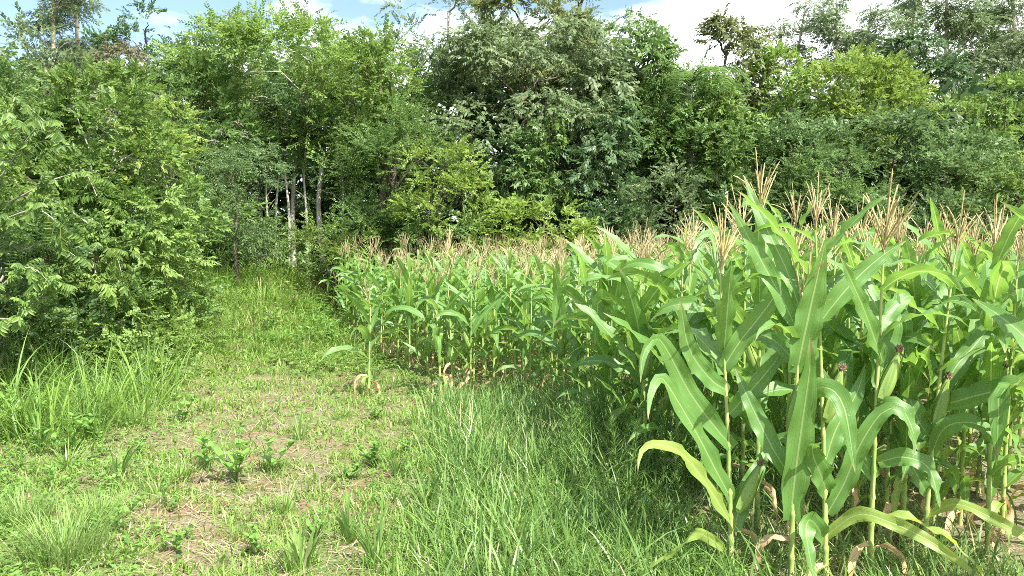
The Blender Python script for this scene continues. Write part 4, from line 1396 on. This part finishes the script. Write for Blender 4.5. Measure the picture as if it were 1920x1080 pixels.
# crumbs and clods of earth
x, y = scatter(6000, 3.7, 10, 1.6)
s_ = rng.random(len(x)) < zone_bare(x, y) + .15
x, y = x[s_], y[s_]
cb = np.array([[-1, -1, -1], [1, -1, -1], [1, 1, -1], [-1, 1, -1], [-1, -1, 1], [1, -1, 1], [1, 1, 1], [-1, 1, 1]], float)
cq = np.array([[0, 3, 2, 1], [4, 5, 6, 7], [0, 1, 5, 4], [1, 2, 6, 5], [2, 3, 7, 6], [3, 0, 4, 7]])
V = (cb[None] * rng.uniform(.4, 1, (len(x), 8, 1)) + rng.normal(0, .15, (len(x), 8, 3))) * (rng.uniform(.003, .014, (len(x), 1, 1)) ** 1.0) + np.stack([x, y, ground_z(x, y) + .003], -1)[:, None]
o = obj('soil_clods', Geo().add(V.reshape(-1, 3), (np.arange(len(x))[:, None, None] * 8 + cq[None]).reshape(-1, 4)).mesh('soil_clods', MAT['clod'], False))
tag(o, 'small clods and crumbs of reddish brown earth on the bare track', 'soil clods', kind='stuff')


# small leafy ground cover
def forb_leaves(x, y, n_each, Ls, hmax):
    N = len(x)
    k = np.repeat(np.arange(N), n_each)
    az = rng.uniform(0, 6.28, len(k))
    pos = np.stack([x[k] + rng.normal(0, .02, len(k)), y[k] + rng.normal(0, .02, len(k)), ground_z(x, y)[k] + rng.uniform(.01, hmax, len(k))], -1)
    d = np.stack([np.cos(az), np.sin(az), rng.uniform(-.1, .6, len(k))], -1)
    R = rot_axes(d, np.array([0, 0, 1.0]) + rng.normal(0, .3, (len(k), 3)))
    v, q = rhomb(1, .42, .06, False)
    V = np.einsum('nij,kj->nki', R, v) * (Ls * rng.uniform(.6, 1.3, len(k)))[:, None, None] + pos[:, None]
    Q = (np.arange(len(k))[:, None, None] * 4 + q[None]).reshape(-1, 4)
    return Geo().add(V.reshape(-1, 3), Q)


x, y = scatter(12000, 3.8, 20, 1.3)
pat = vnoise(x * .9 + 70, y * .9 + 3)
s_ = (~in_corn(x, y)) & (rng.random(len(x)) < .25 + .75 * (pat > .52) + .6 * (x < -.42 * y)) & (rng.random(len(x)) > 1.1 * zone_bare(x, y))
x, y = x[s_], y[s_]
o = obj('ground_cover', forb_leaves(x, y, 9, .05, .10).mesh('ground_cover', MAT['weed']))
tag(o, 'small leafy weeds spread low among the grass', 'weeds', kind='stuff')


x, y = scatter(5200, 11.5, 22.5, 1.0)
s_ = (x > -.46 * y) & ~in_corn(x - .1, y) & (rng.random(len(x)) < .2 + 1.0 * (vnoise(x * 1.1, y * .9) > .5))
x, y = x[s_], y[s_]
o = obj('meadow_herbs', forb_leaves(x, y, 12, .09, .12 + .40 * smooth(12.5, 18, y).repeat(12)).mesh('meadow_herbs', leafm('bright')))
tag(o, 'leafy herbs mixed into the tall grass before the forest', 'weeds', kind='stuff')
# countable grass tufts
def tuft_mesh(seed, n, h, spread, w, bend, mat, nseg=4):
    global rs, rng
    r = np.random.default_rng(seed)
    a = r.uniform(0, 6.28, n); rad = spread * r.random(n) ** .7
    B = np.stack([np.cos(a) * rad, np.sin(a) * rad, np.full(n, -.01)], -1)
    return blades(B, a + r.normal(0, .5, n), h * r.uniform(.5, 1.15, n), w * r.uniform(.7, 1.3, n), r.uniform(.02, .5, n), r.uniform(.2, bend, n), nseg).mesh('grass_tuft', mat)


T_BROAD = [tuft_mesh(800 + k, (46, 24, 60, 34, 18, 50, 30)[k], (.34, .42, .24, .30, .46, .28, .20)[k], (.06, .05, .10, .09, .04, .12, .07)[k], (.013, .015, .009, .011, .017, .010, .012)[k], (1.3, 1.0, 1.9, 1.6, .9, 2.1, 1.8)[k], MAT[('tuft', 'lush', 'grass')[k % 3]]) for k in range(7)]
T_FINE = [tuft_mesh(810 + k, 420, .30, .16, .0045, 1.4, MAT['tuft'], 5) for k in range(3)]
T_TALL = [tuft_mesh(820 + k, 34, .85, .30, .016, 2.5, MAT['lush' if k % 2 else 'grass'], 6) for k in range(4)]
T_BACK = [tuft_mesh(830 + k, 60, .70, .30, .018, 1.9, MAT['grass'], 4) for k in range(4)]


def put(name, mesh, X, Y, s_, label, cat, group):
    o = obj(name, mesh, None, (X, Y, gz(X, Y)))
    o.rotation_euler = (0, 0, random.uniform(0, 6.28)); o.scale = (s_, s_, s_)
    return tag(o, label, cat, group)


def gpx(x, y):
    """ground point seen at photo position x, y (flat ground)"""
    D = F * CAM_Z / (y - HY)
    return px(x, D), D


for (a, b, s_, lb) in [(110, 1060, 1.25, 'large fine bladed pale tuft in the bottom left corner'),
                       (30, 985, 1.0, 'fine bladed tuft at the left edge above the corner tuft'),
                       (175, 985, .8, 'fine bladed tuft just behind the large corner tuft'),
                       (470, 672, .8, 'small round fine tuft beside the track below the thicket'),
                       (500, 655, .9, 'pale fine tuft standing in the track middle distance'),
                       (240, 800, .7, 'thin fine tuft beside the dense weed patch at left')]:
    X, Y = gpx(a, b)
    put('fine_grass_tuft', T_FINE[int(a) % 3], X, Y, s_, lb, 'grass tuft', 'fine grass tufts')
tuft_spots = [(560, 1075, 1.1), (700, 1060, 1.0), (330, 905, .9), (290, 930, .8), (215, 905, .8), (440, 1010, .6), (600, 960, .55), (530, 960, .7),
              (650, 1010, .9), (380, 770, .8), (260, 780, .9), (560, 830, .7), (640, 790, .7), (850, 1060, 1.1), (960, 1050, 1.0), (800, 960, .9),
              (1080, 1070, 1.1), (900, 930, 1.0), (740, 900, .7), (420, 850, .6), (600, 740, .7), (480, 730, .7), (700, 720, .8), (350, 690, .8),
              (780, 800, .9), (1000, 900, 1.1), (1050, 960, 1.2), (1150, 1040, 1.2), (120, 880, .8), (70, 840, .9)]
for k, (a, b, s_) in enumerate(tuft_spots):
    X, Y = gpx(a, b)
    near = 'lower front' if b > 950 else ('middle' if b > 800 else 'far part')
    side = 'left verge' if a < 300 else ('bare track' if a < 780 else 'lush strip by the corn')
    put('grass_tuft', T_BROAD[k % 7], X, Y, s_, 'broad bladed grass tuft in the %s of the %s' % (near, side), 'grass tuft', 'broad bladed grass tufts')
for k in range(74):
    D = random.uniform(8.0, 13.0); xq = random.uniform(-30, 320)
    if k < 16:
        D = random.uniform(7.2, 8.6); xq = random.uniform(-30, 190)
    X = px(xq, D)
    where = 'at the left frame edge' if xq < 70 else ('under the drooping branches' if xq < 190 else 'at the right end of the thicket')
    depth = 'in the front fringe' if D < 8.6 else ('half way in' if D < 10.8 else 'close against the shrubs')
    put('tall_grass_clump', T_TALL[k % 4], X, D, random.uniform(.55, 1.1), 'tall arching guinea grass clump %s, %s' % (where, depth), 'grass clump', 'tall grass at the left thicket')
for k in range(110):
    D = random.uniform(13, 21.5); xq = random.uniform(350, 640)
    X = px(xq, D)
    if X > xl(D) - .2: X = xl(D) - random.uniform(.2, 1)
    where = 'by the thicket' if xq < 450 else ('in the middle of the meadow' if xq < 560 else 'beside the corn')
    depth = 'front' if D < 15.5 else ('middle' if D < 18.5 else 'rear')
    put('meadow_clump', T_BACK[k % 4], X, D, random.uniform(.6, 1.1) * (.3 + .6 * float(smooth(12.5, 19, D))), 'light green tall grass clump %s, %s of the stand' % (where, depth), 'grass clump', 'tall grass before the forest')


# broadleaf weeds with stems and leaf pairs
def weed_parts(seed, stems, h, ll, lw):
    r = np.random.default_rng(seed)
    sg = Geo(); leaves = []
    for s_ in range(stems):
        a = r.uniform(0, 6.28); tip = np.array([math.cos(a) * h * .75, math.sin(a) * h * .75, h * r.uniform(.7, 1.1)]) * (1 if s_ else np.array([.3, .3, 1.1]))
        P = spline([[0, 0, -.01], tip * np.array([.35, .35, .5]), tip], 8)
        tube(P, np.linspace(.005, .002, 8), 4, 0, sg)
        for k in (2, 4, 6, 7):
            for q in range(2 if k < 7 else 3):
                az = k * 1.3 + q * math.pi * (1 if k < 7 else .5) + r.normal(0, .2)
                l_ = ll * (1.1 - .45 * k / 7) * r.uniform(.8, 1.15)
                pts = [P[k], P[k] + np.array([math.cos(az), math.sin(az), .62]) * l_ * .5, P[k] + np.array([math.cos(az), math.sin(az), .42]) * l_]
                leaves.append(corn_blade_geo(pts, lw * l_ / ll, 0, (0, 0, 1), 5, 2, .002, .35, k).arrays())
    return sg, leaves


r_h = [1.0, .9, 1.2, .8, 1.0, .9, 1.15, .8, 1.1]
for k, (a, b, st, h, lb) in enumerate([
        (438, 905, 6, .36, 'bushy broad leaved weed with pointed leaves on the bare track'),
        (505, 890, 3, .26, 'smaller broad leaved weed right beside the bushy one'),
        (385, 890, 3, .24, 'broad leaved weed left beside the bushy one'),
        (700, 880, 4, .22, 'low dark weed beside a bare soil patch'),
        (560, 665, 4, .42, 'broad leaved weed standing on the track in the middle distance'),
        (120, 850, 5, .34, 'leafy weed in the dense patch at left, rounded shape'),
        (60, 820, 4, .38, 'leafy weed in the dense patch near the left edge'),
        (170, 830, 4, .30, 'leafy weed at the right end of the dense left patch'),
        (340, 790, 3, .25, 'small upright weed on the left verge behind the bushy one')]):
    X, Y = gpx(a, b)
    root = thing('broadleaf_weed', lb, 'weed', (X, Y, gz(X, Y)), 'broad leaved weeds')
    sg, lv = weed_parts(900 + k, max(2, st // 2 + 1), h * r_h[k], (.18, .14, .15, .12, .19, .15, .17, .14, .15)[k], .055)
    obj('stem', sg.mesh('weed_stem', MAT['weed']), root)
    uq = [Geo().add(*x_).mesh('weed_leaf', MAT['weed']) for x_ in lv]
    for me in uq:
        obj('leaf', me, root)

for k in range(16):
    a, b = [(300, 960), (210, 1010), (650, 905), (520, 780), (620, 700), (395, 740), (90, 920), (260, 850), (760, 860), (330, 1040), (480, 1040), (700, 790), (455, 690), (180, 760), (590, 1010), (30, 880)][k]
    X, Y = gpx(a, b)
    where = 'left verge' if a < 320 else ('bare track' if a < 560 else 'grassy side of the track')
    root = thing('broadleaf_weed', 'small seedling weed half hidden in the grass, %s, %s' % (where, 'front' if b > 930 else ('middle' if b > 800 else 'far')), 'weed', (X, Y, gz(X, Y)), 'small weeds in the short grass')
    sg, lv = weed_parts(1100 + k, 1 + k % 3, random.uniform(.10, .22), random.uniform(.06, .11), random.uniform(.025, .04))
    obj('stem', sg.mesh('weed_stem', MAT['weed']), root)
    for x_ in lv:
        obj('leaf', Geo().add(*x_).mesh('weed_leaf', MAT['weed']), root)

# narrow leaved upright weeds along the corn edge
NW = []
for k in range(5):
    r = np.random.default_rng(950 + k)
    sg = Geo(); lg = Geo(); h = .75
    P = spline([[0, 0, -.02], [r.normal(0, .02), r.normal(0, .02), h * .5], [r.normal(0, .05), r.normal(0, .05), h]], 12)
    tube(P, np.linspace(.005, .002, 12), 4, 0, sg)
    n = 95; t = np.sort(r.uniform(.15, 1, n)); az = np.arange(n) * 2.4
    B = np.stack([np.interp(t * 11, range(12), P[:, i]) for i in range(3)], -1)
    blades(B, az, .11 * (1.1 - .5 * t), .009, np.full(n, .65) - .35 * t, np.full(n, .9), 3, lg)
    NW.append((sg.mesh('weed_stem', MAT['fleabane']), lg.mesh('weed_foliage', MAT['fleabane'])))
spots = [(1140, 800), (1165, 830), (1190, 850), (1120, 850), (1175, 880), (1210, 870), (1150, 900), (1230, 900), (1185, 930), (1110, 790), (1225, 840),
         (1255, 930), (1200, 960), (1160, 960), (1085, 800), (1240, 980), (1275, 970), (1100, 880), (1880, 940), (1900, 900), (1850, 930), (1210, 800),
         (1060, 770), (1030, 760), (1270, 890), (1290, 930)]
spots += [(1040 + 250 * (k * .618 % 1), 745 + 210 * (k * .377 % 1)) for k in range(34)]
for k, (a, b) in enumerate(spots):
    X, Y = gpx(a, b)
    lb = 'narrow leaved upright weed among corn stalks at the far right' if a > 1800 else 'narrow leaved upright weed on the %s side of the patch by the corn, %s part' % ('grass' if a < 1150 else 'corn', 'front' if b > 890 else ('rear' if b < 810 else 'middle'))
    root = thing('narrowleaf_weed', lb, 'weed', (X, Y, gz(X, Y)), 'narrow leaved weeds')
    s_ = random.uniform(.6, 1.0); root.scale = (s_, s_, s_); root.rotation_euler = (0, 0, random.uniform(0, 6.28))
    obj('stem', NW[k % 5][0], root); obj('foliage', NW[k % 5][1], root)
for k in range(22):
    D = random.uniform(13.2, 20.5); X = px(random.uniform(370, 625), D)
    if X > xl(D) - .3: X = xl(D) - random.uniform(.3, 1.2)
    where = 'near the thicket' if px(450, D) > X else 'near the corn'
    root = thing('meadow_weed', 'upright leafy weed standing above the grass before the forest, %s, %s' % (where, 'front' if D < 16 else 'rear'), 'weed', (X, D, gz(X, D)), 'weeds in the far meadow')
    s_ = random.uniform(.5, .9); root.scale = (s_, s_, s_ * .85); root.rotation_euler = (0, 0, random.uniform(0, 6.28))
    obj('stem', NW[k % 5][0], root); obj('foliage', NW[k % 5][1], root)
for k in range(16):
    D = random.uniform(14.5, 20.8); X = px(random.uniform(360, 625), D)
    if X > xl(D) - .3: X = xl(D) - random.uniform(.3, 1.2)
    where = 'near the thicket' if px(450, D) > X else 'near the corn'
    root = thing('broadleaf_weed', 'broad leaved weed rising from the far meadow grass, %s, %s' % (where, 'front' if D < 16 else 'rear'), 'weed', (X, D, gz(X, D)), 'broad weeds in the far meadow')
    root.rotation_euler = (0, 0, random.uniform(0, 6.28))
    if k < 6:
        sg, lv = weed_parts(1000 + k, 4, .55, .19, .07)
        fgk = Geo()
        for a_ in lv: fgk.add(*a_)
        MW = globals().setdefault('MW', []); MW.append((sg.mesh('weed_stem', MAT['weed']), fgk.mesh('weed_foliage', MAT['weed'])))
    s_ = random.uniform(.7, 1.1); root.scale = (s_, s_, s_)
    obj('stem', MW[k % 6][0], root); obj('foliage', MW[k % 6][1], root)
tot = sum(len(o.data.polygons) for o in bpy.data.objects if o.type == 'MESH')
print('OBJS', len(bpy.data.objects), 'quads incl copies', tot, 'unique', sum(len(m.polygons) for m in bpy.data.meshes))
